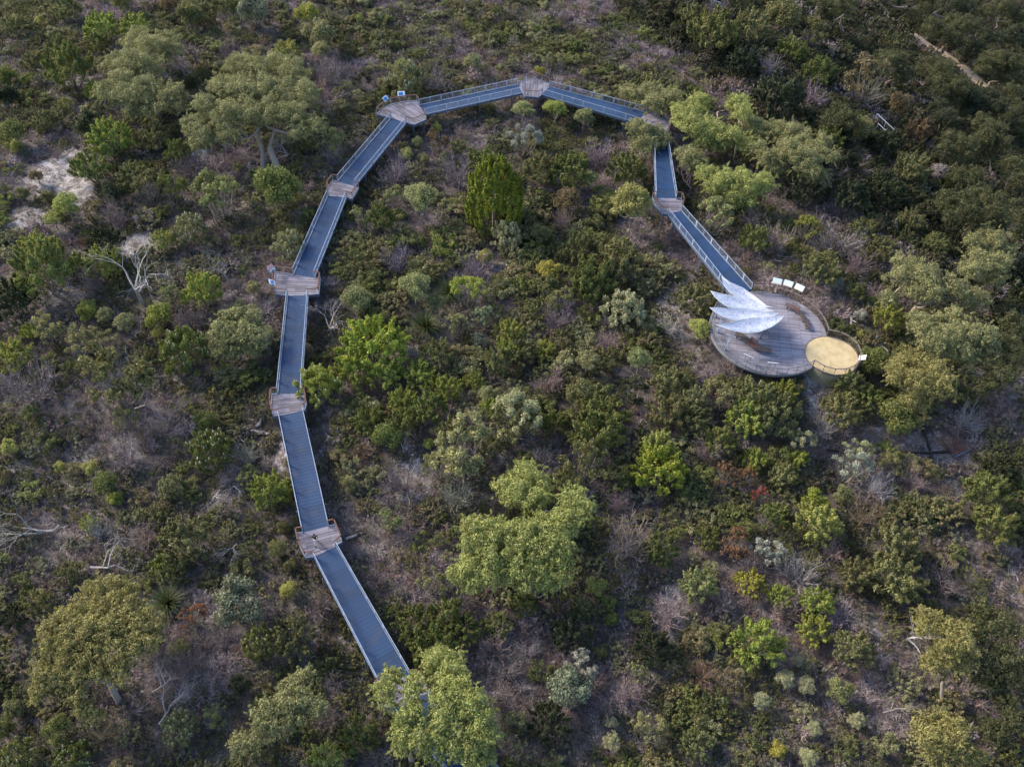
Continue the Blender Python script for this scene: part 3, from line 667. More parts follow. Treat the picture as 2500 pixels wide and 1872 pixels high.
g_ = empty('camera_controller', (pp_.x, pp_.y, ZL['L3'] + .015), R(8)); tag(g_, 'small white handheld gadget held by the walking person', 'handheld gadget')
b = MB(); b.beam((-.085, -.36, 1.14), (.085, -.36, 1.14), .11, .045, 'white'); b.build('body', g_)
b = MB(); b.beam((-.07, -.42, 1.19), (.07, -.42, 1.19), .012, .09, 'cloth_navy'); b.build('screen', g_)
# ================================================================== vegetation
CB = 1.65
COL = dict(olive=(.135, .135, .055), sage=(.185, .188, .085), lime=(.24, .245, .075), yg=(.205, .225, .052), green=(.118, .132, .040), dark=(.036, .045, .022),
           bright=(.20, .225, .035), cyp=(.105, .122, .013), blueg=(.135, .155, .10), silver=(.24, .245, .20), pale=(.26, .26, .15), rust=(.17, .095, .055), brown=(.13, .10, .055),
           mauve=(.17, .135, .14), purple=(.165, .135, .165), pink=(.25, .185, .175), white=(.36, .33, .33), grey=(.22, .20, .21), gum=(.19, .19, .085), gumbright=(.235, .25, .082),
           gumdark=(.062, .067, .028), gumgold=(.19, .175, .065), spike=(.05, .07, .025), yellow=(.25, .23, .05), red=(.28, .09, .07))  # gumdark, dark: own dark leaf tone plus painted shade of the right slope
COLW = dict(olive='olive', sage='grey-green', lime='pale yellow-green', yg='yellow-green', green='mid green', dark='dark green', bright='bright lime green', blueg='bluish green', silver='silvery',
            pale='pale cream-green', rust='rusty orange', brown='brownish', mauve='mauve-brown', purple='purplish', pink='pinkish grey', white='bleached white', grey='grey', gum='olive green', gumbright='bright green',
            gumdark='dark olive', gumgold='golden olive', spike='dark green', yellow='yellow-topped', red='reddish', cyp='vivid green')
A_ = np.array
def twig_net(rng, n=60, h=.7, spread=.5, thick=.012, lv=3, seed_up=.6, flat=1.0):
    """bare twigs as thin crossed strips; normalised width 1"""
    Q = []; starts = [(A_([0, 0, 0.]), None, 0)]
    segs = []
    for i in range(n):
        a = rng.uniform(0, 2 * math.pi); d = unit(A_([math.cos(a), math.sin(a), rng.uniform(.3, 1.6) * flat])); p = A_([0, 0, 0.]) + rng.normal(size=3) * A_([.03, .03, 0])
        L = spread * rng.uniform(.75, 1.1); segs.append((p, d, L, thick, 0))
    res = []
    while segs:
        p, d, L, t, l = segs.pop(); k = 3; pts = [p]
        for j in range(k):
            d = unit(d + rng.normal(size=3) * .18 + A_([0, 0, .06])); pts.append(pts[-1] + d * L / k * .8)
        res.append((pts, t))
        if l < lv:
            for j in (1, 2, 3):
                for _ in range(2 if l < 1 else 1): segs.append((pts[j], unit(d + rng.normal(size=3) * .6), L * .42, t * .6, l + 1))
    for pts, t in res:
        for j in range(len(pts) - 1):
            a, b = pts[j], pts[j + 1]; s = unit(np.cross(b - a, rng.normal(size=3))) * t * .5; s2 = s * .75; Q.append([a - s, a + s, b + s2, b - s2])
    return np.array(Q)
def branch_mb(rng, h=1.0, r0=.03, levels=4, lean=0., spread=.6, kids=3, m='bark', n=5, zig=.16):
    b = MB(); st = [(A_([0, 0, -.03]), unit(A_([lean, 0, 1.])), h * .42, r0, 0)]
    while st:
        p, d, L, r, l = st.pop(); pts = [p]; k = 4 if l < 2 else 3; rad = [r]
        for j in range(k):
            d = unit(d + rng.normal(size=3) * zig + A_([0, 0, .03])); pts.append(pts[-1] + d * L / k); rad.append(r * (1 - .4 * (j + 1) / k))
        b.tube(pts, rad, m, n if l < 2 else 3, cap=False)
        if l < levels:
            for q in range(kids + (1 if l == 0 else 0)):
                i = k if q < 2 else rng.integers(max(1, k - 2), k + 1)
                dd = unit(d + unit(rng.normal(size=3)) * spread * 1.35 + A_([0, 0, .12])); st.append((pts[i], dd, L * rng.uniform(.6, .85), rad[i] * rng.uniform(.62, .84), l + 1))
    return b
def limb(b, a, c, r0, r1, rng, m='bark', n=5, sag=.15):
    a = A_(a); c = A_(c); L = np.linalg.norm(c - a); pts = []; rad = []
    off = rng.normal(size=3) * L * .07
    for i in range(6):
        t = i / 5; p = a + (c - a) * t; p = p + A_([0, 0, 1]) * math.sin(math.pi * t) * -sag * L * .5 + off * math.sin(math.pi * t) + rng.normal(size=3) * L * .012; pts.append(p); rad.append(r0 + (r1 - r0) * t)
    b.tube(pts, rad, m, n, cap=False); return pts
PROTO = {}
def spray_clump(rng, c, ax, ln, wd, n, L, W):
    t = rng.uniform(0, 1, n) ** .8; u = unit(rng.normal(size=(n, 3))); rad = (wd * (1 - t * .75) * rng.uniform(.3, 1, n))[:, None]
    P = c + ax * (t * ln)[:, None] + u * rad; return leaves(P, unit(u + ax * .7), L, W, rng, up=.5, rand=.4)
def p_bush(v, L=.05, dens=6500):
    rng = np.random.default_rng(100 + v); Q = []
    Q.append(puff(A_([0, 0, .30]), .36, dens * .8, rng, L, L * .5, 14, .9, -.3, .3, .42))
    for k in range(9):
        a = rng.uniform(0, 6.28); r = rng.uniform(.12, .36); Q.append(puff(A_([r * math.cos(a), r * math.sin(a), .50 - r * .6 + rng.uniform(-.04, .06)]), rng.uniform(.10, .19), dens, rng, L, L * .5, 6, .9, -.2, .4, .5))
    b = MB()
    for k in range(5): limb(b, (0, 0, -.05), rng.normal(size=3) * A_([.14, .14, .04]) + A_([0, 0, .3]), .02, .008, rng, 'stem', 4)
    return quads_mesh('bush', np.vstack(Q), ['leaf'], extra=b)
def p_wattle(v, L=.05, ns=58):
    rng = np.random.default_rng(200 + v); Q = []; b = MB()
    for k in range(ns):
        a = rng.uniform(0, 6.28); r = .42 * math.sqrt(rng.uniform(0, 1)); h = .50 * math.sqrt(max(0, 1 - (r / .5) ** 2)) * rng.uniform(.65, 1.1)
        c = A_([r * math.cos(a), r * math.sin(a), h]); ax = unit(A_([c[0] * 1.6, c[1] * 1.6, .45]) + rng.normal(size=3) * .15)
        Q.append(spray_clump(rng, c - ax * .05, ax, rng.uniform(.09, .17), rng.uniform(.05, .09), 150, L, L * .36))
    Q.append(puff(A_([0, 0, .2]), .36, 1500, rng, L, L * .5, 10, .6, -.1))
    for k in range(6): limb(b, (0, 0, -.05), rng.normal(size=3) * A_([.18, .18, .04]) + A_([0, 0, .3]), .02, .008, rng, 'stem', 4)
    return quads_mesh('wattle', np.vstack(Q), ['leaf'], extra=b)
def p_open(v, L=.05):
    rng = np.random.default_rng(300 + v); Q = []; b = MB(); n = 26
    for k in range(n):
        a = rng.uniform(0, 6.28); r = .44 * math.sqrt(rng.uniform(0, 1)); h = .62 * math.sqrt(max(0, 1 - (r / .55) ** 2)) * rng.uniform(.75, 1.1); c = A_([r * math.cos(a), r * math.sin(a), h])
        Q.append(puff(c, rng.uniform(.055, .105), 9000, rng, L, L * .42, 4, .8, -.4, .5, .55))
        if k % 2 == 0: limb(b, (0, 0, -.05), c, .016, .005, rng, 'stem', 3, .25)
    tw = twig_net(rng, 12, spread=.48, thick=.011, lv=2); 
    return quads_mesh('open_shrub', np.vstack(Q + [tw]), ['leaf', 'stem'], np.concatenate([np.zeros(sum(len(q) for q in Q), np.int32), np.ones(len(tw), np.int32)]), b)
def p_twig(v):
    rng = np.random.default_rng(400 + v); return quads_mesh('bare_twigs', twig_net(rng, 26, spread=.58, thick=.016, lv=3), ['bark'])
def p_banksia(v, L=.06):
    rng = np.random.default_rng(500 + v); Q = []; f = MB(); b = MB()
    for k in range(110):
        d = sphere_pts(1, rng, -.05)[0]; c = d * A_([.46, .46, .44]) * rng.uniform(.72, 1.05) + A_([0, 0, .16]); n = 52
        u = unit(rng.normal(size=(n, 3)) + A_([0, 0, .3])); Q.append(leaves(c + u * .04, unit(u + d), L, L * .3, rng, up=.3, tang=.3, rand=.3))
        if k % 2 == 0 and d[2] > .15: f.tube([c + A_([0, 0, .0]), c + A_([0, 0, .035]), c + A_([0, 0, .075])], [.011, .013, .006], 'flower', 5)
    Q.append(puff(A_([0, 0, .2]), .33, 1500, rng, L, L * .5, 8, .8, -.2))
    for k in range(4): limb(b, (0, 0, -.05), rng.normal(size=3) * A_([.12, .12, .03]) + A_([0, 0, .3]), .022, .01, rng, 'stem', 4)
    return quads_mesh('banksia', np.vstack(Q), ['leaf'], extra=b), f.mesh('flower_spikes')
def p_gum(v, L=.042):
    rng = np.random.default_rng(600 + v); Q = []; b = MB(); n = 9; cs = []
    for k in range(n):
        a = k * 2.4 + rng.uniform(-.3, .3); r = .30 * math.sqrt((k + .3) / n); cs.append((A_([r * math.cos(a), r * math.sin(a), .78 - r * r * 1.6 + rng.uniform(-.07, .05)]), rng.uniform(.15, .21)))
    for c, r in cs:
        Q.append(puff(c, r * 1.05, 11000, rng, L, L * .4, 16, .85, -.5, .0, .33)); limb(b, (0, 0, .3), c, .018, .006, rng, 'bark', 4)
    limb(b, (0, 0, -.05), (.02, 0, .34), .032, .022, rng, 'bark', 6, 0)
    return quads_mesh('crown', np.vstack(Q), ['leaf']), b.mesh('trunk')
def p_cypress():
    rng = np.random.default_rng(9); Q = []
    for k in range(300):
        z = rng.uniform(.02, 1.12); rr = .47 * (1 - (abs(z - .42) / .78) ** 2.2) * rng.uniform(.78, 1.08); a = rng.uniform(0, 6.28); c = A_([rr * math.cos(a), rr * math.sin(a), z])
        Q.append(spray_clump(rng, c, unit(A_([c[0] * .5, c[1] * .5, .9]) + rng.normal(size=3) * .08), rng.uniform(.10, .18), .055, 130, .045, .016))
    for z, r in ((.35, .32), (.65, .28), (.9, .18)): Q.append(puff(A_([0, 0, z]), r, 2200, rng, .06, .03, 6, 1.2, -.9))
    b = MB(); b.tube([(0, 0, -.05), (0, 0, .5), (0, 0, 1.0)], [.04, .03, .01], 'bark', 6); return quads_mesh('crown', np.vstack(Q), ['leaf']), b.mesh('trunk')
def p_spiky(v):
    rng = np.random.default_rng(800 + v); Q = []
    for k in range(230):
        a = rng.uniform(0, 6.28); e = rng.uniform(.15, 1.45); d = A_([math.cos(a) * math.cos(e), math.sin(a) * math.cos(e), math.sin(e)]); s = unit(np.cross(d, A_([0, 0, 1.])) + rng.normal(size=3) * .1); p = A_([0, 0, .08]); L = rng.uniform(.38, .55); w_ = .011
        for j in range(4):
            q = p + d * L / 4; w2 = w_ * (1 - .2 * (j + 1)); Q.append([p - s * w_, p + s * w_, q + s * w2, q - s * w2]); p = q; w_ = w2; d = unit(d - A_([0, 0, .16 + .06 * j]))
    return quads_mesh('spiky_leaves', np.array(Q), ['leaf'])
def p_dead(v, lean=0.): rng = np.random.default_rng(900 + v); return branch_mb(rng, 1.0, .03, 5, lean, .66, 3, zig=.22).mesh('dead_branches')
for v in range(3):
    PROTO['bush', v] = p_bush(v); PROTO['wattle', v] = p_wattle(v); PROTO['open', v] = p_open(v); PROTO['twig', v] = p_twig(v); PROTO['gum', v] = p_gum(v); PROTO['dead', v] = p_dead(v)
for v in range(3): PROTO['fallen', v] = branch_mb(np.random.default_rng(950 + v), 1.0, .02, 5, 0, .7, 3, zig=.24).mesh('fallen_branches')
for v in range(2): PROTO['banksia', v] = p_banksia(v); PROTO['spiky', v] = p_spiky(v)
PROTO['cypress', 0] = p_cypress()
NV = dict(fallen=3, bush=3, wattle=3, open=3, twig=3, gum=3, dead=3, banksia=2, spiky=2, cypress=1)
HC = dict(bush=.42, wattle=.42, open=.5, twig=.36, gum=.7, banksia=.44, spiky=.2, cypress=.6, dead=.45, fallen=.12, log=.1)   # height of the visual centre / width
TILE = dict(A=(0, 0, 2.652), B=(0, 624, 2.652), C=(0, 1248, 2.652), E=(834, 624, 2.652), F=(834, 1248, 2.652), G=(1666, 0, 2.652), H=(1666, 624, 2.652), I=(1666, 1248, 2.652), J=(850, 130, 2.76), L=(1500, 200, 3.312))
def TP(t, x, y): a = TILE[t]; return a[0] + x / a[2], a[1] + y / a[2]
KW = dict(bush=('rounded bush', 'shrub'), wattle=('feathery shrub', 'shrub'), open=('sparse open shrub', 'shrub'), twig=('leafless twiggy shrub', 'bare shrub'), gum=('small round-crowned tree', 'small tree'), banksia=('white-spiked banksia', 'banksia'),
          spiky=('spiky grass tree', 'grass tree'), cypress=('upright cypress', 'cypress'), dead=('bare dead tree', 'dead tree'), fallen=('fallen dead branches', 'fallen branches'), log=('weathered broken log', 'log'))
NM = dict(bush='rounded_bush', wattle='feathery_shrub', open='open_shrub', twig='bare_shrub', gum='small_tree', banksia='flowering_banksia', spiky='grass_tree', cypress='cypress_tree', dead='dead_tree', fallen='fallen_branches', log='broken_log')
LM = [((783, 1320), 'the walking person'), ((705, 987), 'the banksia-shaded landing'), ((725, 697), 'the wide two-sign landing'), ((830, 462), 'the small upper left landing'), ((985, 272), 'the curved two-sign landing'), ((1303, 215), 'the gabled top landing'),
      ((1598, 300), 'the tree-covered upper right landing'), ((1632, 503), 'the landing above the lookout ramp'), ((1885, 805), 'the round lookout deck'), ((2036, 860), 'the yellow sand platform'), ((975, 1690), 'the bottom landing under the tree'), ((1205, 490), 'the vivid green cypress'),
      ((335, 715), 'the big dead tree'), ((145, 420), 'the large bare sand patch'), ((610, 300), 'the great upper left eucalyptus'), ((370, 200), 'the two-tiered eucalyptus'), ((250, 1570), 'the huge bottom left eucalyptus'), ((1270, 1320), 'the bright central eucalyptus'),
      ((2320, 1600), 'the forked eucalyptus at lower right'), ((2335, 1105), 'the rusty slatted rack'), ((2170, 325), 'the thin galvanised handrails'), ((2250, 130), 'the tan path'), ((1085, 1740), 'the bright bottom eucalyptus'), ((1040, 800), 'the dark central grass tree'), ((870, 1500), 'the lowest full ramp'),
      ((735, 1150), 'the ramp above the walking person'), ((1185, 230), 'the long top left ramp'), ((1160, 1025), 'the large grey-green central shrub'), ((1480, 1060), 'the green feathery central shrub'), ((1620, 1190), 'the bright lime right-centre shrub'), ((60, 60), 'the upper left picture corner'), ((2440, 60), 'the upper right picture corner'),
      ((60, 1810), 'the lower left picture corner'), ((2440, 1810), 'the lower right picture corner'), ((60, 1200), 'the middle of the left edge'), ((2450, 950), 'the middle of the right edge'), ((1500, 1820), 'the middle of the bottom edge'), ((1450, 40), 'the middle of the top edge'), ((1900, 1500), 'the lower right shrub clusters'), ((560, 1020), 'the pinkish leafless tree')]
ITEMS = []   # (object, descriptor, plural descriptor, px, py)
def put(kind, x, y, w, c, rot=None, size=None, sp_=1.0, tilt=None, lab=None, rngi=None):
    pk = 'dead' if kind == 'log' else kind
    h = HC[kind]; p = atg(x, y, 1.5 * h); W = w * mpp(p); p = atg(x, y, h * W); W = (1.12 if kind in ('gum', 'dead', 'cypress', 'fallen', 'log') else 1.08 if kind == 'twig' else 1.26) * w * mpp(p); g = Vector((p.x, p.y, float(G(p.x, p.y))))
    if kind == 'twig': W *= 1.15
    v = random.randrange(NV[pk]); me = PROTO[pk, v]; rz = random.uniform(0, 6.28) if rot is None else rot
    j = random.uniform(.88, 1.12); cc = [min(.8, q * j * CB * random.uniform(.95, 1.05)) for q in COL[c]] + [1]
    S = W * A_([1, 1, random.uniform(.95, 1.15) * (1.3 if kind in ('bush', 'wattle', 'open', 'twig', 'banksia') else 1.0)]); name = NM[kind]
    if kind in ('gum', 'cypress', 'banksia'):
        o = empty(name, g, rz); o.scale = S
        if kind == 'banksia':
            a = link('foliage', me[0], o); a.color = cc; tag(link('flower_spikes', me[1], o), kind='stuff')
        else:
            a = link('crown', me[0], o); a.color = cc; b = link('trunk', me[1], o); b.color = (.34, .29, .25, 1)
    elif kind == 'log':
        m = MB(); rg = np.random.default_rng(int(x * 7 + y)); pts = []; L = W; p0 = A_([-L / 2, 0, .25])
        for k in range(7): pts.append(p0 + A_([L * k / 6, rg.normal() * L * .06, rg.normal() * .06]))
        m.tube(pts, [.16, .17, .16, .15, .12, .1, .05], 'bark', 7); limb(m, pts[3], pts[3] + A_([L * .12, L * .22, .35]), .09, .03, rg); o = m.build(name); o.location = g; o.rotation_euler = (0, 0, rz); o.color = cc
    else:
        o = link(name, me); o.location = g; o.scale = S * (1.25 if kind == 'dead' else 1.0) * (1.0 if kind != 'fallen' else .95); o.rotation_euler = (0, 0, rz); o.color = cc
        if kind == 'fallen':
            o.rotation_euler = (R(80), 0, rz); d = Matrix.Rotation(rz, 3, 'Z') @ Vector((0, 1, 0)); o.location = g + d * W * .42 + Vector((0, 0, .35 + .08 * W))
        if kind == 'dead': o.scale = (S[0] * 1.35, S[1] * 1.35, S[0] * 1.05)
    sz = 'tiny' if w < 32 else 'small' if w < 52 else 'medium' if w < 85 else 'large' if w < 125 else 'very large'
    kp, cat = KW[kind]; tag(o, lab, cat, {'gum': 'small trees in the bushland', 'dead': 'dead trees in the bushland', 'fallen': 'fallen dead wood', 'log': 'fallen dead wood', 'banksia': 'flowering banksias', 'spiky': 'grass trees', 'twig': 'leafless shrubs', 'cypress': None}.get(kind, 'leafy shrubs in the bushland'))
    if not lab: ITEMS.append((o, f'{sz} {COLW[c]} {kp}', x, y))
    return o
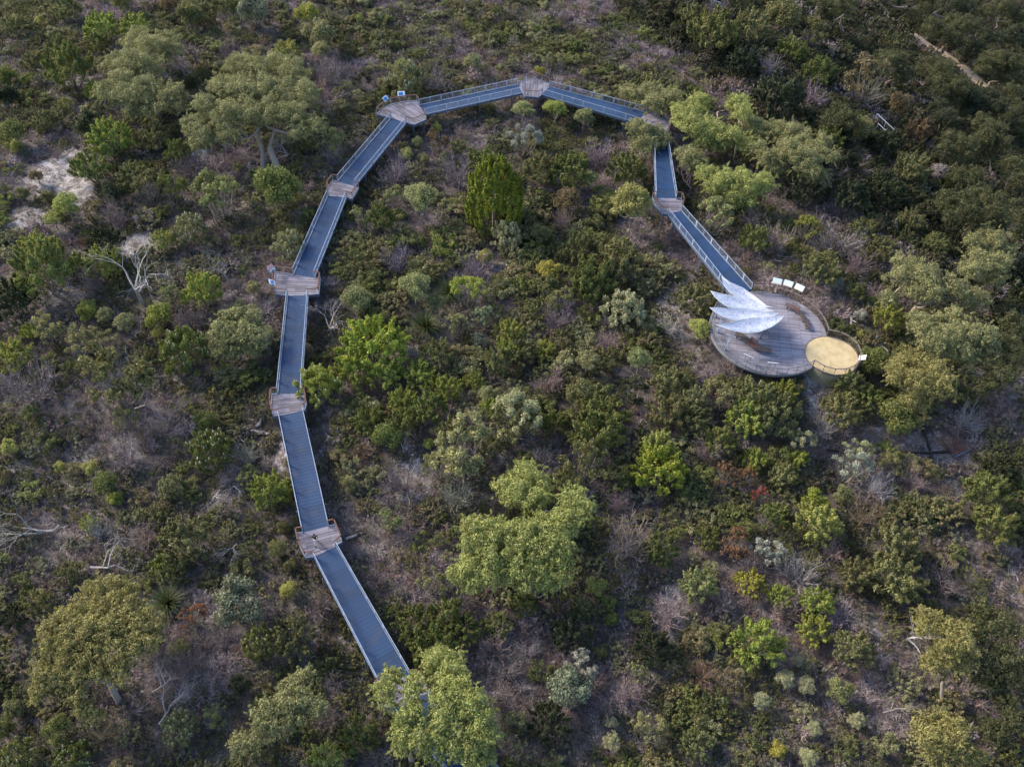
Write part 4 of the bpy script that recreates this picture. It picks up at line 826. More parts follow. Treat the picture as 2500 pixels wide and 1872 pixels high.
PL = '''A bush 265 145 60 lime;A wattle 430 70 180 olive;A wattle 665 190 200 yg;A wattle 880 180 180 yg;A bush 820 30 160 olive;A bush 1220 120 170 olive;A bush 1660 90 220 blueg;A bush 1990 120 150 yg;A bush 2060 250 210 sage;A gum 2080 340 150 sage
A wattle 1860 340 160 lime;A wattle 390 310 140 olive;A wattle 450 460 280 green;A bush 30 500 150 green;A bush 30 650 160 dark;A bush 70 880 190 green;A bush 95 965 115 lime;A bush 195 675 60 lime;A bush 265 845 60 lime;A wattle 290 790 160 olive
A wattle 710 900 260 yg;A wattle 590 1100 230 green;A bush 600 830 190 dark;A bush 1250 560 130 dark;A bush 1790 1260 290 green;A open 1400 1280 330 olive;A open 1120 1230 180 green;A open 960 1230 200 olive;A bush 740 1270 150 dark;A gum 430 1330 200 lime
A gum 350 1410 140 lime;A banksia 1230 1490 200 sage;A banksia 1870 1610 200 sage;A wattle 1060 1570 150 lime;A wattle 250 1620 220 yg;A wattle 700 1600 220 dark;A twig 540 1570 85 rust;A twig 750 1400 190 mauve;A dead 1850 960 190 grey;A twig 1990 1210 90 pink
A open 2150 960 180 sage;A twig 2120 480 180 mauve;A fallen 2160 640 120 white;A dead 1190 450 130 grey;A wattle 620 600 130 yg;A wattle 640 300 140 green;A twig 360 1000 90 mauve;A bush 240 1160 90 brown;A bush 150 1270 90 olive;A bush 310 1280 90 olive
A wattle 1000 900 200 olive;A wattle 1150 1000 160 green;A wattle 860 1150 200 olive;A twig 1230 1090 180 mauve;A twig 130 330 90 brown;A wattle 100 180 150 olive;A wattle 210 420 120 olive;A bush 1120 30 130 brown;A wattle 1450 40 150 olive;A twig 1500 330 150 mauve
B wattle 300 110 380 green;B wattle 80 300 280 dark;B wattle 670 60 240 yg;B dead 885 200 360 white;B wattle 1310 250 240 yg;B open 1120 290 160 sage;B bush 1040 410 190 yg;B bush 560 380 130 yg;B gum 680 390 130 sage;B gum 800 430 160 sage
B twig 1230 430 200 pink;B banksia 1200 630 280 green;B wattle 80 660 240 yg;B open 540 560 220 sage;B open 320 490 200 sage;B open 760 830 450 olive;B twig 230 850 320 mauve;B twig 20 850 110 mauve;B open 820 1070 150 sage;B dead 1080 1060 240 pink
B banksia 1360 1275 260 green;B twig 1590 1290 180 silver;B wattle 1750 1540 260 yg;B open 1600 1440 150 sage;B banksia 1110 1500 145 sage;B bush 690 1480 160 green;B bush 590 1390 115 lime;B bush 385 1370 75 lime;B bush 75 1250 115 lime;B bush 740 1590 110 yg
B twig 1500 1440 170 grey;B fallen 1370 1590 180 white;B fallen 1520 1560 190 grey;B bush 1640 225 105 sage;B dead 1470 140 190 grey;B fallen 1720 340 140 white;B dead 2140 460 200 white;B banksia 2060 860 270 yg;B twig 820 1310 240 mauve;B log 1690 1070 90 white
B log 1620 1150 140 grey;B log 1710 1160 70 grey;B bush 1330 1100 160 green;B twig 720 620 130 pink;B bush 1030 510 90 lime;B wattle 200 500 120 yg;B twig 600 180 150 mauve;B bush 210 1030 120 green;B fallen 460 220 110 white;B gum 1580 600 110 sage
C fallen 190 220 420 grey;C fallen 750 380 330 white;C wattle 1210 190 320 olive;C banksia 1080 370 200 green;C spiky 1080 590 290 spike;C bush 1570 600 350 blueg;C bush 1880 520 120 lime;C twig 2070 600 190 mauve;C twig 930 190 170 pink;C twig 640 140 160 grey
C wattle 580 90 120 lime;C banksia 1690 850 210 green;C wattle 1900 830 280 olive;C fallen 1500 300 190 white;C fallen 1110 1110 250 white;C fallen 1120 1260 270 white;C banksia 1170 1400 210 sage;C bush 400 1430 200 green;C banksia 120 1590 230 green;C banksia 480 1600 220 green
C bush 30 1420 140 green;C wattle 1640 1570 240 olive;C wattle 2110 1610 210 lime;C twig 2150 1100 120 mauve;C twig 2140 1350 180 mauve;C wattle 240 620 190 olive;C wattle 90 690 170 dark;C open 1250 700 170 rust;C twig 1440 830 120 pink;C bush 1560 1120 150 dark
C open 1400 1330 150 sage;C bush 80 1290 130 olive;C wattle 450 400 160 olive;C twig 120 930 90 pink;C bush 1800 250 120 olive;C bush 1890 350 90 olive;C bush 1830 120 90 olive;C twig 1550 1450 160 brown;C twig 650 1450 200 brown;C twig 1200 1020 180 mauve
E bush 100 320 200 sage;E gum 480 220 240 sage;E gum 610 310 160 sage;E spiky 545 450 260 spike;E spiky 700 230 230 spike;E open 830 250 220 yg;E wattle 200 600 410 bright;E wattle 90 760 240 yg;E wattle 280 770 230 yg;E wattle 500 780 200 yg
E wattle 680 870 200 yg;E wattle 400 960 180 yg;E wattle 560 1000 230 green;E wattle 180 1090 200 green;E wattle 380 1100 200 green;E wattle 860 820 140 yg;E wattle 620 660 210 olive;E open 750 470 180 sage;E open 930 430 160 blueg;E bush 900 560 115 blueg
E wattle 1090 510 190 yg;E wattle 1080 630 160 yg;E gum 1340 100 180 yellow;E wattle 1310 220 170 olive;E wattle 1650 200 250 green;E open 1420 310 180 olive;E banksia 1820 360 260 pale;E wattle 1150 650 190 olive;E wattle 1320 620 140 yg;E wattle 1430 550 150 olive
E gum 1600 690 180 sage;E gum 1925 680 190 sage;E twig 1350 830 190 pink;E gum 950 910 150 sage;E open 1130 1070 310 pale;E wattle 1130 1080 290 sage;E wattle 1700 1050 300 green;E wattle 1640 1180 330 green;E wattle 1380 1090 160 green;E wattle 2050 1410 310 bright
E wattle 2050 1260 220 lime;E open 800 1290 400 sage;E twig 760 1560 200 silver;E dead 400 1240 120 white;E open 1560 1370 290 olive;E twig 860 1070 140 grey;E twig 1800 1610 160 pink;E twig 1300 1320 140 grey;E wattle 2120 840 240 olive;E wattle 2100 1010 250 olive
E twig 1400 430 200 mauve;E twig 870 90 220 purple;E twig 370 50 200 purple;E bush 930 30 105 lime;E wattle 1800 60 290 olive;E bush 560 1220 75 lime;E bush 50 1500 110 sage;E twig 130 1290 100 rust;E twig 1720 560 150 pink;E wattle 1000 700 180 olive
E wattle 960 1000 150 yg;E bush 1540 920 190 olive;E open 640 1380 200 sage;E wattle 700 1150 200 olive;E wattle 1450 1480 200 olive;E twig 400 1480 260 mauve;E twig 2120 460 140 white;E open 1900 900 190 dark;E bush 300 1200 200 green;E wattle 960 1240 180 olive
J cypress 985 990 350 cyp;J bush 390 690 92 lime;J bush 370 640 78 olive;J bush 465 610 75 sage;J bush 590 510 75 lime;J gum 490 1000 270 sage;J wattle 930 770 250 green;J gum 1180 380 170 sage;J gum 1400 370 180 yg;J gum 1590 430 170 sage
J open 1180 600 220 silver;J banksia 380 200 230 sage;J gum 840 60 150 sage;J open 850 150 110 pink;J bush 1020 110 60 sage;J gum 1590 140 80 sage;J gum 1900 1010 330 gumgold;J banksia 1060 1240 190 pale;J bush 910 1230 95 green;J bush 1480 1010 175 brown
J twig 1450 1150 130 mauve;J twig 1700 700 200 purple;J wattle 1500 820 260 green;J gum 1620 850 170 sage;J bush 1240 1130 75 sage;J open 90 1110 150 sage;J wattle 210 1130 190 green;J open 310 990 150 sage;J bush 380 1270 78 lime;J wattle 1540 1340 230 olive
J wattle 1290 800 220 olive;J wattle 1880 800 250 green;J open 1340 60 100 sage;J open 1430 60 100 sage;J twig 600 190 200 mauve;J twig 740 850 230 purple;J wattle 1640 1560 300 green;J bush 1280 1230 150 olive;J bush 920 1390 105 lime;J twig 1220 500 120 purple
J twig 320 810 220 purple;J open 600 620 150 brown;J twig 770 540 110 pink;J bush 1290 130 80 yellow;J open 80 200 130 dark;J bush 660 700 70 sage;J bush 520 730 70 sage
G twig 210 120 180 purple;G bush 640 110 220 olive;G open 830 240 180 olive;G twig 560 450 170 purple;G wattle 620 620 300 dark;G wattle 880 480 200 green;G open 1200 540 300 brown;G wattle 200 220 300 green;G wattle 450 180 220 olive;G bush 580 530 50 yellow
G twig 830 640 170 purple;G wattle 1310 950 200 dark;G wattle 1040 1050 170 dark;G wattle 1480 1100 220 olive;G twig 600 1590 220 pink;G twig 1000 1560 290 mauve;G open 800 1500 170 yg;G wattle 1180 1500 180 olive;G open 200 1420 250 sage;G wattle 1300 1230 240 dark
G wattle 1480 1440 160 olive;G twig 1260 1460 70 red;G wattle 1640 1590 160 olive;G wattle 1300 1620 170 olive;G twig 450 1420 150 pink;G wattle 1530 860 180 brown;G bush 1400 700 160 brown;G wattle 700 330 200 green;G wattle 60 100 160 olive;G dead 230 700 150 pink
G dead 60 1180 160 pink;G wattle 380 420 200 dark;G bush 1150 870 160 olive;G wattle 960 900 180 green;G bush 1650 1130 130 grey;G wattle 780 1230 260 dark;G wattle 1060 1290 240 dark;G wattle 470 1560 200 green
H wattle 100 290 230 olive;H gum 110 480 180 lime;H wattle 480 960 290 olive;H wattle 610 1060 290 olive;H wattle 80 960 210 sage;H open 240 930 200 sage;H wattle 60 1080 220 olive;H wattle 430 1060 250 yg;H wattle 650 900 170 yg;H wattle 380 870 170 olive
H wattle 1080 850 190 olive;H bush 985 820 90 olive;H bush 1220 700 180 green;H wattle 1020 1020 230 olive;H bush 1370 1080 260 green;H open 760 1210 170 pale;H wattle 470 1340 160 yg;H wattle 240 1210 200 green;H twig 160 1270 170 pink;H twig 920 1110 180 grey;H open 1120 1280 180 pale
H open 1080 1390 230 silver;H twig 1250 1510 180 white;H twig 1500 1450 170 pink;H bush 860 1600 170 bright;H bush 1030 1560 130 sage;H wattle 1960 1560 290 green;H wattle 650 1440 170 sage;H open 270 1440 170 rust;H open 420 1440 120 rust;H wattle 1330 420 190 yg
H bush 1150 400 85 silver;H bush 1000 180 85 silver;H wattle 900 110 240 olive;H twig 1130 60 180 mauve;H bush 1150 520 65 lime;H dead 1790 270 110 white;H wattle 2050 1400 200 dark;H twig 1820 1080 190 grey;H wattle 1190 940 190 green;H log 1100 420 150 white
H log 1270 570 150 white;H twig 300 720 170 mauve;H wattle 740 1330 140 yg;H open 500 1560 100 red;H twig 2080 1010 160 mauve;H wattle 1130 240 130 olive;H open 1330 1370 150 sage
I wattle 880 80 280 lime;I open 540 70 180 green;I bush 400 130 135 olive;I open 340 230 200 rust;I open 540 270 210 silver;I wattle 1370 240 300 olive;I wattle 1130 410 230 olive;I wattle 1390 450 320 olive;I wattle 100 480 230 sage;I wattle 440 470 200 yellow
I wattle 640 560 155 yg;I wattle 870 590 210 yg;I wattle 850 780 210 yg;I wattle 1100 900 260 olive;I wattle 480 870 320 yg;I gum 660 1090 150 pale;I gum 800 1120 145 pale;I gum 745 970 95 pale;I gum 370 1050 85 pale;I gum 510 1230 135 pale
I gum 1120 1360 125 pale;I gum 850 1400 115 pale;I gum 1240 1490 75 pale;I gum 810 1600 145 pale;I bush 1010 1160 180 sage;I bush 610 1550 125 yellow;I twig 680 650 190 pink;I twig 760 420 250 grey;I wattle 160 180 170 green;I twig 980 270 135 pink
I wattle 2020 100 270 green;I twig 1700 440 230 mauve;I dead 1480 810 200 white;I dead 1930 1230 180 pink;I dead 2080 1330 150 pink;I fallen 1370 1280 180 grey;I log 230 880 150 white;I fallen 2150 410 110 white;I twig 250 600 190 mauve;I twig 1160 40 250 brown
I bush 1580 60 60 lime;I wattle 1640 700 180 dark;I open 300 1100 180 brown;I twig 120 1060 170 rust;I wattle 100 1520 200 olive
F wattle 480 740 260 green;F wattle 680 690 250 green;F wattle 600 870 300 green;F wattle 790 780 210 green;F twig 990 900 190 pink;F twig 1060 1030 210 mauve;F twig 1850 180 300 pink;F wattle 2060 250 220 green;F bush 1640 490 145 lime;F wattle 1500 780 270 dark
F bush 1480 1190 290 blueg;F open 1560 1000 200 silver;F gum 1750 1370 95 pale;F gum 1750 1490 145 pale;F bush 1670 910 100 olive;F bush 1750 700 90 yg;F wattle 2000 880 230 dark;F twig 1870 1180 220 pink;F open 1900 1060 150 sage;F twig 2100 650 230 pink
F twig 1700 1300 160 mauve;F wattle 110 1440 250 green;F wattle 30 1560 115 lime;F wattle 1350 1380 270 dark;F wattle 1180 600 170 green;F open 310 70 150 sage;F open 600 470 210 sage;F twig 130 280 80 grey;F log 90 150 120 grey;F twig 230 440 140 mauve
F wattle 1560 640 160 olive;F open 1980 1400 210 sage;F twig 250 1600 140 pink;F dead 320 1240 140 pink;F wattle 460 1500 190 olive;F twig 1200 900 160 grey;F twig 1450 30 110 brown'''
HAND = 0
for row in PL.replace('\n', ';').split(';'):
    t, k, x, y, w_, c = row.split(); x, y = TP(t, float(x), float(y)); put(k, x, y, float(w_) / TILE[t][2], c); HAND += 1
put('log', 353, 532, 26, 'white', rot=1.4, lab='upright grey hollow stump in the scrub right of the sand patch')
# ---- big trees: crown puffs read off the photograph, raised to their own heights
def big_tree(t, puffs, c, lab, base=None, H=None, name='eucalyptus_tree', lean2=None, dens=420, cat='tree', bark=(.36, .30, .25), L=.27):
    ps = [(*TP(t, a, b), r / TILE[t][2]) for a, b, r in puffs]
    xs = [p[0] for p in ps]; ys = [p[1] for p in ps]; x0, x1 = min(p[0] - p[2] for p in ps), max(p[0] + p[2] for p in ps); y0, y1 = min(ys), max(ys) + 1e-3
    mx_, my_ = sum(xs) / len(xs), sum(ys) / len(ys); g0 = atg(mx_, my_, 3); Wm = (x1 - x0) * mpp(g0); H = H or max(2.5, min(8, .62 * Wm + 1.0))
    g0 = atg(mx_, my_, H * .7); gz = float(G(g0.x, g0.y))
    rng = np.random.default_rng(int(mx_ + my_)); C_ = []
    for a, b, r in ps:
        u_ = (y1 - b) / (y1 - y0); h = H * (.42 + .46 * math.sin(math.pi * (.12 + .66 * u_))); p = atz(a, b, gz + h); C_.append((A_(p), r * mpp(p)))
    if base: bb = atg(*TP(t, *base)); 
    else:
        q = sum(c_[0] for c_ in C_) / len(C_); bb = Vector((q[0], q[1], float(G(q[0], q[1]))))
    bb = A_(bb); o = tag(empty(name, bb), lab, cat, 'tall trees of the bushland'); Q = []; b = MB(); r0 = max(.10, .022 * Wm + .06)
    q = sum(c_[0] for c_ in C_) / len(C_); fork = bb * .6 + q * .4; fork[2] = bb[2] + .30 * (q[2] - bb[2]) if not base else bb[2] + .42 * (q[2] - bb[2])
    limb(b, A_([0, 0, -.3]), fork - bb, r0, r0 * .75, rng, n=7, sag=-.1)
    if lean2:
        b2 = A_(atg(*TP(t, *lean2))) - bb; limb(b, b2 - A_([0, 0, .3]), (q - bb) * .6 + b2 * .4, r0 * .7, r0 * .45, rng, n=6, sag=-.2)
    hubs = [fork - bb]
    far = sorted(C_, key=lambda c_: np.linalg.norm(c_[0] - fork))
    for c_, r in far:
        tgt = c_ - bb - A_([0, 0, r * .3]); hb = min(hubs, key=lambda hh: np.linalg.norm(hh - tgt)); d = np.linalg.norm(tgt - hb)
        pts = limb(b, hb, tgt, max(.05, r0 * .5 * min(1, .3 + d / 6)), .03, rng, n=5, sag=.12); hubs.append(pts[3])
        for k in range(3): limb(b, pts[3 + k % 2], tgt + rng.normal(size=3) * r * .5, .03, .012, rng, n=3)
        rr_ = r * (1.2 if t == 'L' else 1.13 if t == 'F' else 1.02); Q.append(puff(c_ - bb, rr_, dens * .85, rng, L * .95, L * .33, 30, .85, -.6, -.05, .27))
        for dq in sphere_pts(16, rng, -.5):
            cq = c_ - bb + dq * rr_ * A_([1, 1, .85]) * rng.uniform(.92, 1.12); aq = unit(dq * .8 + A_([0, 0, -.35]) + rng.normal(size=3) * .3); nq_ = int(9 + 26 * rr_)
            Q.append(spray_clump(rng, cq, aq, rr_ * rng.uniform(.18, .34), rr_ * .1, nq_, L * .95, L * .3))
    a = link('crown', quads_mesh('crown', np.vstack(Q), ['leaf']), o); a.color = (*[q * CB for q in COL[c]], 1); k = b.build('trunk', o, True); k.color = (*bark, 1); return o
BT = [
 ('A', [(880, 270, 110), (990, 330, 130), (1090, 280, 90), (740, 400, 80), (850, 420, 120), (960, 430, 110), (1130, 330, 60), (790, 540, 100), (700, 600, 90), (850, 640, 130), (960, 580, 100), (1010, 680, 110), (1120, 620, 100), (860, 720, 60), (1150, 700, 70)], 'gum', 'two-tiered eucalyptus with dense olive crown at upper left, bare limbs between tiers', (1050, 780), 7.0),
 ('A', [(1560, 430, 110), (1650, 470, 120), (1800, 420, 100), (1900, 480, 110), (1440, 560, 100), (1560, 600, 130), (1700, 600, 130), (1840, 600, 120), (1960, 620, 110), (1340, 700, 100), (1460, 740, 120), (1600, 740, 110), (1760, 720, 110), (1900, 740, 110), (2040, 820, 80), (1240, 820, 80), (1330, 880, 110), (1470, 880, 100), (1940, 850, 80), (1270, 920, 60)], 'gum', 'great eucalyptus at upper left with bare forked trunks below its grey-green crown', (1815, 1150), 8.0, (1700, 1135)),
 ('L', [(110, 80, 70), (200, 110, 90), (300, 90, 90), (330, 180, 90), (430, 160, 100), (480, 130, 70), (170, 370, 80), (250, 430, 100), (210, 540, 80), (290, 510, 80), (350, 400, 60), (400, 470, 60)], 'gum', 'eucalyptus hanging over the hidden upper right landing', (540, 560), 5.5),
 ('L', [(560, 270, 100), (640, 200, 90), (700, 170, 80), (620, 350, 100), (720, 380, 110), (800, 430, 120), (860, 470, 100), (740, 480, 90)], 'gumbright', 'rounded eucalyptus crown just right of the tree over the upper right landing', None, 6.5),
 ('L', [(1010, 180, 85), (1030, 260, 80), (960, 190, 60), (1060, 500, 80), (960, 420, 60)], 'gumbright', 'slender upright eucalyptus rising from the middle of the upper right clump', (965, 620), 7.5),
 ('L', [(1110, 370, 90), (1200, 400, 90), (1290, 390, 90), (1240, 620, 90), (1330, 640, 90), (1260, 720, 70), (1170, 540, 80)], 'gum', 'middle eucalyptus of the upper right clump with pale limbs showing', None, 5.5),
 ('L', [(1380, 430, 110), (1480, 450, 110), (1550, 500, 80), (1420, 560, 100), (1500, 620, 110), (1600, 680, 100), (1640, 560, 80), (1680, 490, 80), (1740, 600, 70), (1650, 770, 80), (1560, 740, 80)], 'gum', 'rightmost broad eucalyptus of the upper right clump', None, 6.5),
 ('L', [(600, 620, 100), (680, 650, 90), (570, 590, 60)], 'gum', 'small eucalyptus close beside the dark ramp below the upper right clump', None, 4.0),
 ('L', [(750, 750, 90), (830, 820, 100), (940, 790, 110), (1050, 830, 110), (1150, 820, 110), (1220, 830, 90), (960, 920, 80), (1060, 960, 90), (780, 850, 60)], 'gumbright', 'front eucalyptus of the upper right clump on a curved leaning trunk', (885, 1035), 5.0),
 ('F', [(1200, -215, 110), (1290, -170, 80), (1150, -100, 110), (1060, -150, 80), (1240, -90, 90), (1500, -65, 100), (1560, -20, 80), (850, 120, 90), (960, 130, 100), (1080, 120, 90), (960, 240, 120), (830, 200, 70), (1180, 180, 120), (1330, 130, 120), (1450, 70, 100), (1400, 210, 110), (1290, 260, 110), (1130, 300, 120), (980, 360, 120), (850, 380, 110), (770, 420, 80), (1150, 400, 120), (1280, 380, 110), (1420, 300, 90), (1410, 440, 80), (1330, 480, 70), (850, 460, 70)], 'gumbright', 'bright green eucalyptus in the lower centre with a broken grey stump at its foot', (1265, 540), 7.5),
 ('F', [(620, 980, 110), (720, 960, 80), (320, 1080, 70), (270, 1170, 80), (350, 1060, 50), (480, 1110, 70), (700, 1080, 110), (650, 1190, 100), (780, 1180, 110), (480, 1290, 70), (850, 1250, 110), (900, 1320, 90), (700, 1320, 120), (620, 1400, 100), (760, 1440, 130), (880, 1460, 120), (950, 1440, 80), (820, 1560, 120), (900, 1600, 90), (380, 1530, 70), (420, 1330, 80), (450, 1190, 70), (300, 1240, 55), (520, 1440, 100), (400, 1440, 80), (600, 1560, 100)], 'gumbright', 'bright eucalyptus covering the bottom landing and ramp', (480, 1640), 8.0),
 ('C', [(700, 500, 110), (820, 500, 80), (580, 560, 110), (460, 700, 120), (600, 680, 130), (740, 640, 120), (860, 640, 110), (900, 740, 120), (760, 760, 130), (620, 800, 140), (460, 820, 130), (330, 760, 90), (320, 860, 90), (440, 920, 110), (600, 920, 110), (740, 900, 120), (860, 880, 100), (960, 860, 90), (1000, 740, 70), (280, 1040, 80), (260, 1130, 70), (380, 1060, 80), (500, 1040, 90), (620, 1040, 80), (770, 1050, 90), (240, 1200, 60), (500, 1180, 70), (540, 1290, 70), (610, 1330, 60)], 'gumgold', 'huge olive-gold eucalyptus at bottom left with cream trunk showing', (770, 1250), 8.0),
 ('C', [(1980, 1060, 70), (1880, 1140, 80), (1960, 1220, 100), (2050, 1270, 70), (1840, 1260, 100), (1720, 1300, 100), (1800, 1370, 100), (1700, 1380, 80), (1900, 1330, 90), (1560, 1510, 90), (1680, 1480, 80)], 'gum', 'green eucalyptus left of the bottom landing near the lower edge', None, 6.0),
 ('I', [(1560, 680, 80), (1620, 720, 90), (1760, 760, 100), (1800, 860, 110), (1550, 760, 60), (1860, 960, 80), (1750, 980, 90), (1640, 980, 90), (1700, 890, 80), (1580, 1000, 50)], 'gumgold', 'forked eucalyptus at lower right on a tall pinkish trunk', (1690, 1270), 7.5),
 ('I', [(1960, 640, 90), (2080, 740, 100), (1900, 760, 80), (2020, 820, 100), (2100, 960, 100), (1980, 1000, 90), (2140, 1060, 80), (1960, 1100, 80), (2060, 1140, 90)], 'gumdark', 'dark broad eucalyptus behind the forked one at lower right', None, 7.0),
 ('I', [(2110, 1270, 90), (2050, 1440, 100), (2000, 1420, 70), (2150, 1350, 60)], 'gumdark', 'dark eucalyptus with bare pink limbs near the lower right edge', None, 5.0),
 ('I', [(1560, 1380, 90), (1680, 1380, 100), (1780, 1400, 90), (1600, 1480, 100), (1740, 1480, 110), (1660, 1580, 100), (1800, 1560, 90), (1900, 1590, 80)], 'gumgold', 'golden olive eucalyptus below the forked one near the bottom edge', None, 6.5),
 ('H', [(1500, 690, 110), (1600, 740, 110), (1400, 720, 90), (1380, 790, 70), (1500, 810, 100), (1620, 830, 110), (1700, 800, 80), (1480, 930, 70), (1540, 970, 50), (1700, 880, 80)], 'gumgold', 'golden eucalyptus with bare orange stems right of the sand platform', (1500, 1000), 6.0),
 ('H', [(1440, 50, 80), (1420, 120, 80), (1560, 140, 110), (1620, 220, 110), (1500, 230, 70), (1340, 280, 70), (1800, 240, 90), (1900, 290, 90), (1740, 190, 80)], 'gum', 'broad olive eucalyptus right of the lookout deck, its left lobe small', None, 7.0),
 ('H', [(1920, 60, 120), (2030, 60, 100), (1860, 100, 90), (2010, 160, 70)], 'gum', 'tall eucalyptus at the upper right of the olive group beside the lookout', None, 6.5),
 ('H', [(1530, 430, 90), (1640, 430, 70), (1760, 420, 100), (1850, 500, 100), (1720, 520, 100), (1600, 560, 100), (1560, 480, 80), (1820, 600, 110), (1950, 520, 100), (1680, 620, 80), (1900, 640, 80), (2000, 600, 70)], 'gum', 'wide spreading eucalyptus far right of the yellow sand platform', None, 7.0),
 ('H', [(2150, 450, 100), (2100, 560, 80), (2160, 660, 90), (2050, 760, 110), (1960, 850, 90)], 'gumdark', 'dark eucalyptus against the right edge level with the lookout', None, 6.5),
 ('G', [(1610, 440, 90), (1700, 480, 100), (1780, 560, 90), (1650, 560, 90), (1740, 620, 80), (1820, 600, 50)], 'gumdark', 'rounded gold-tinged eucalyptus just below the tan path', None, 8.0),
 ('G', [(1340, 420, 100), (1420, 480, 80), (1300, 370, 60), (1390, 390, 70)], 'gumdark', 'dark eucalyptus left of the gold-tinged one below the path', None, 7.0),
 ('G', [(2040, 400, 100), (2140, 420, 90), (1960, 440, 80), (2080, 490, 80), (1990, 360, 60)], 'gumdark', 'round eucalyptus right of the lower end of the tan path', None, 7.0),
 ('G', [(1800, 160, 80), (1740, 140, 60), (1620, 180, 80), (1700, 240, 80), (1780, 260, 70)], 'gumdark', 'eucalyptus right of the tan path near its middle', None, 8.0),
 ('G', [(1500, 110, 70), (1560, 60, 50)], 'gumdark', 'small eucalyptus touching the right side of the tan path near the top', None, 5.0),
 ('G', [(2080, 60, 90), (2180, 100, 60), (1980, 80, 60)], 'gumdark', 'dark eucalyptus in the upper right corner', None, 7.0),
 ('G', [(2130, 230, 80), (2050, 250, 60), (2180, 280, 60)], 'dark', 'very dark tree against the right edge below the corner', None, 6.0),
 ('G', [(1930, 800, 80), (2020, 850, 90), (1960, 900, 80), (2060, 940, 80), (1900, 940, 60), (2000, 980, 80)], 'gumdark', 'tall eucalyptus with drooping crown and bare limbs at far right', (2000, 1200), 8.0),
 ('G', [(1740, 920, 90), (1840, 940, 80), (1690, 960, 60), (1800, 1010, 80), (1860, 1020, 50)], 'gumdark', 'gold-flecked eucalyptus left of the drooping one at far right', None, 6.5),
 ('G', [(1790, 1150, 80), (1870, 1140, 80), (1900, 1180, 60)], 'gumdark', 'small flat-topped eucalyptus below the gold-flecked one at far right', None, 5.0),
 ('G', [(1900, 1260, 90), (1820, 1310, 100), (1700, 1300, 80), (2000, 1310, 90), (2050, 1390, 90), (1950, 1410, 90), (1860, 1370, 70), (2060, 1460, 70), (1750, 1400, 70)], 'gumdark', 'large many-lobed eucalyptus at right above the olive group', None, 7.5),
 ('G', [(1950, 1510, 80), (1880, 1560, 60), (2050, 1560, 80), (1920, 1630, 80), (2080, 1620, 80)], 'gum', 'eucalyptus directly beneath the large many-lobed one at right', None, 6.0),
 ('G', [(1900, 640, 80), (1990, 620, 70), (1860, 720, 80), (1960, 720, 90), (2040, 690, 70)], 'dark', 'dark eucalyptus clump halfway down the upper right slope', None, 7.0),
 ('G', [(2130, 600, 80), (2180, 690, 60), (2110, 760, 80), (2170, 830, 60)], 'gumdark', 'dark eucalyptus on the right edge halfway down the slope', None, 7.0),
 ('G', [(1000, 50, 80), (900, 40, 70), (1080, 30, 60), (940, 110, 50)], 'gumdark', 'eucalyptus with white forked trunk at the top edge left of the path', (1045, 230), 8.0),
 ('G', [(1000, 740, 90), (1060, 780, 80), (950, 790, 70), (920, 850, 50)], 'gumdark', 'lone rounded tree left of the thin handrails', None, 4.0),
 ('G', [(1700, 760, 80), (1620, 800, 60), (1780, 800, 50), (1660, 680, 70)], 'dark', 'dark tree at the foot of the slope right of the handrails', None, 6.0),
 ('G', [(1300, -20, 60), (1400, 10, 50), (1720, 20, 80), (1820, 40, 70)], 'dark', 'dark tree at the top edge just right of the path', None, 7.0),
 ('G', [(1900, 180, 70), (1960, 230, 60), (1900, 320, 70), (1840, 350, 50)], 'dark', 'dark tree between two eucalypts right of the path', None, 6.0),
 ('G', [(2150, 1080, 90), (2180, 1180, 70), (2120, 1250, 50)], 'gumdark', 'dark eucalyptus with pale trunk on the far right edge', None, 6.5),
 ('G', [(2180, 1420, 80), (2150, 1330, 60), (2190, 1530, 60)], 'gumdark', 'dark crown cut by the right edge beside the many-lobed eucalyptus', None, 6.5),
]
for row in BT:
    t, pf, c, lab, base, H = row[:6]; big_tree(t, pf, c, lab, base, H, lean2=row[6] if len(row) > 6 else None)
big_tree('B', [(1520, 420, 110), (1620, 430, 110), (1440, 500, 100), (1560, 520, 100), (1680, 530, 90), (1420, 590, 80), (1500, 620, 70), (1640, 600, 60)], 'sage', 'broad old banksia with twisted pale trunk left of the ramp', (1560, 675), 4.2, 'banksia_tree', bark=(.42, .37, .34), L=.30)
put('log', *TP('F', 1250, 555), 40, 'white', rot=.1, lab='broken grey stump at the foot of the bright central eucalyptus')
# ---- labels that single out each plant
def ddir(dx, dy):
    a = math.degrees(math.atan2(-dy, dx)) % 360; return ['right of', 'upper right of', 'above', 'upper left of', 'left of', 'lower left of', 'below', 'lower right of'][int((a + 22.5) // 45) % 8]
GR = {}
for o, desc, x, y in ITEMS:
    (lx, ly), ln = min(LM, key=lambda l: math.dist(l[0], (x, y))); d = math.dist((lx, ly), (x, y))
    rel = ('close ' if 30 < d < 90 else 'well ' if d > 190 else '') + ddir(x - lx, y - ly) if d > 30 else 'at'
    GR.setdefault((desc, rel, ln), []).append((x, o))
ORD = ['', 'second from the left', 'third from the left', 'fourth from the left', 'fifth from the left', 'sixth from the left']
for (desc, rel, ln), L_ in GR.items():
    L_.sort(key=lambda q: q[0])
    for i, (x, o) in enumerate(L_):
        pre = '' if len(L_) == 1 else ('leftmost ' if i == 0 else 'rightmost ' if i == len(L_) - 1 else ORD[min(i, 5)] + ' ')
        o['label'] = f'{pre}{desc} {rel} {ln}'
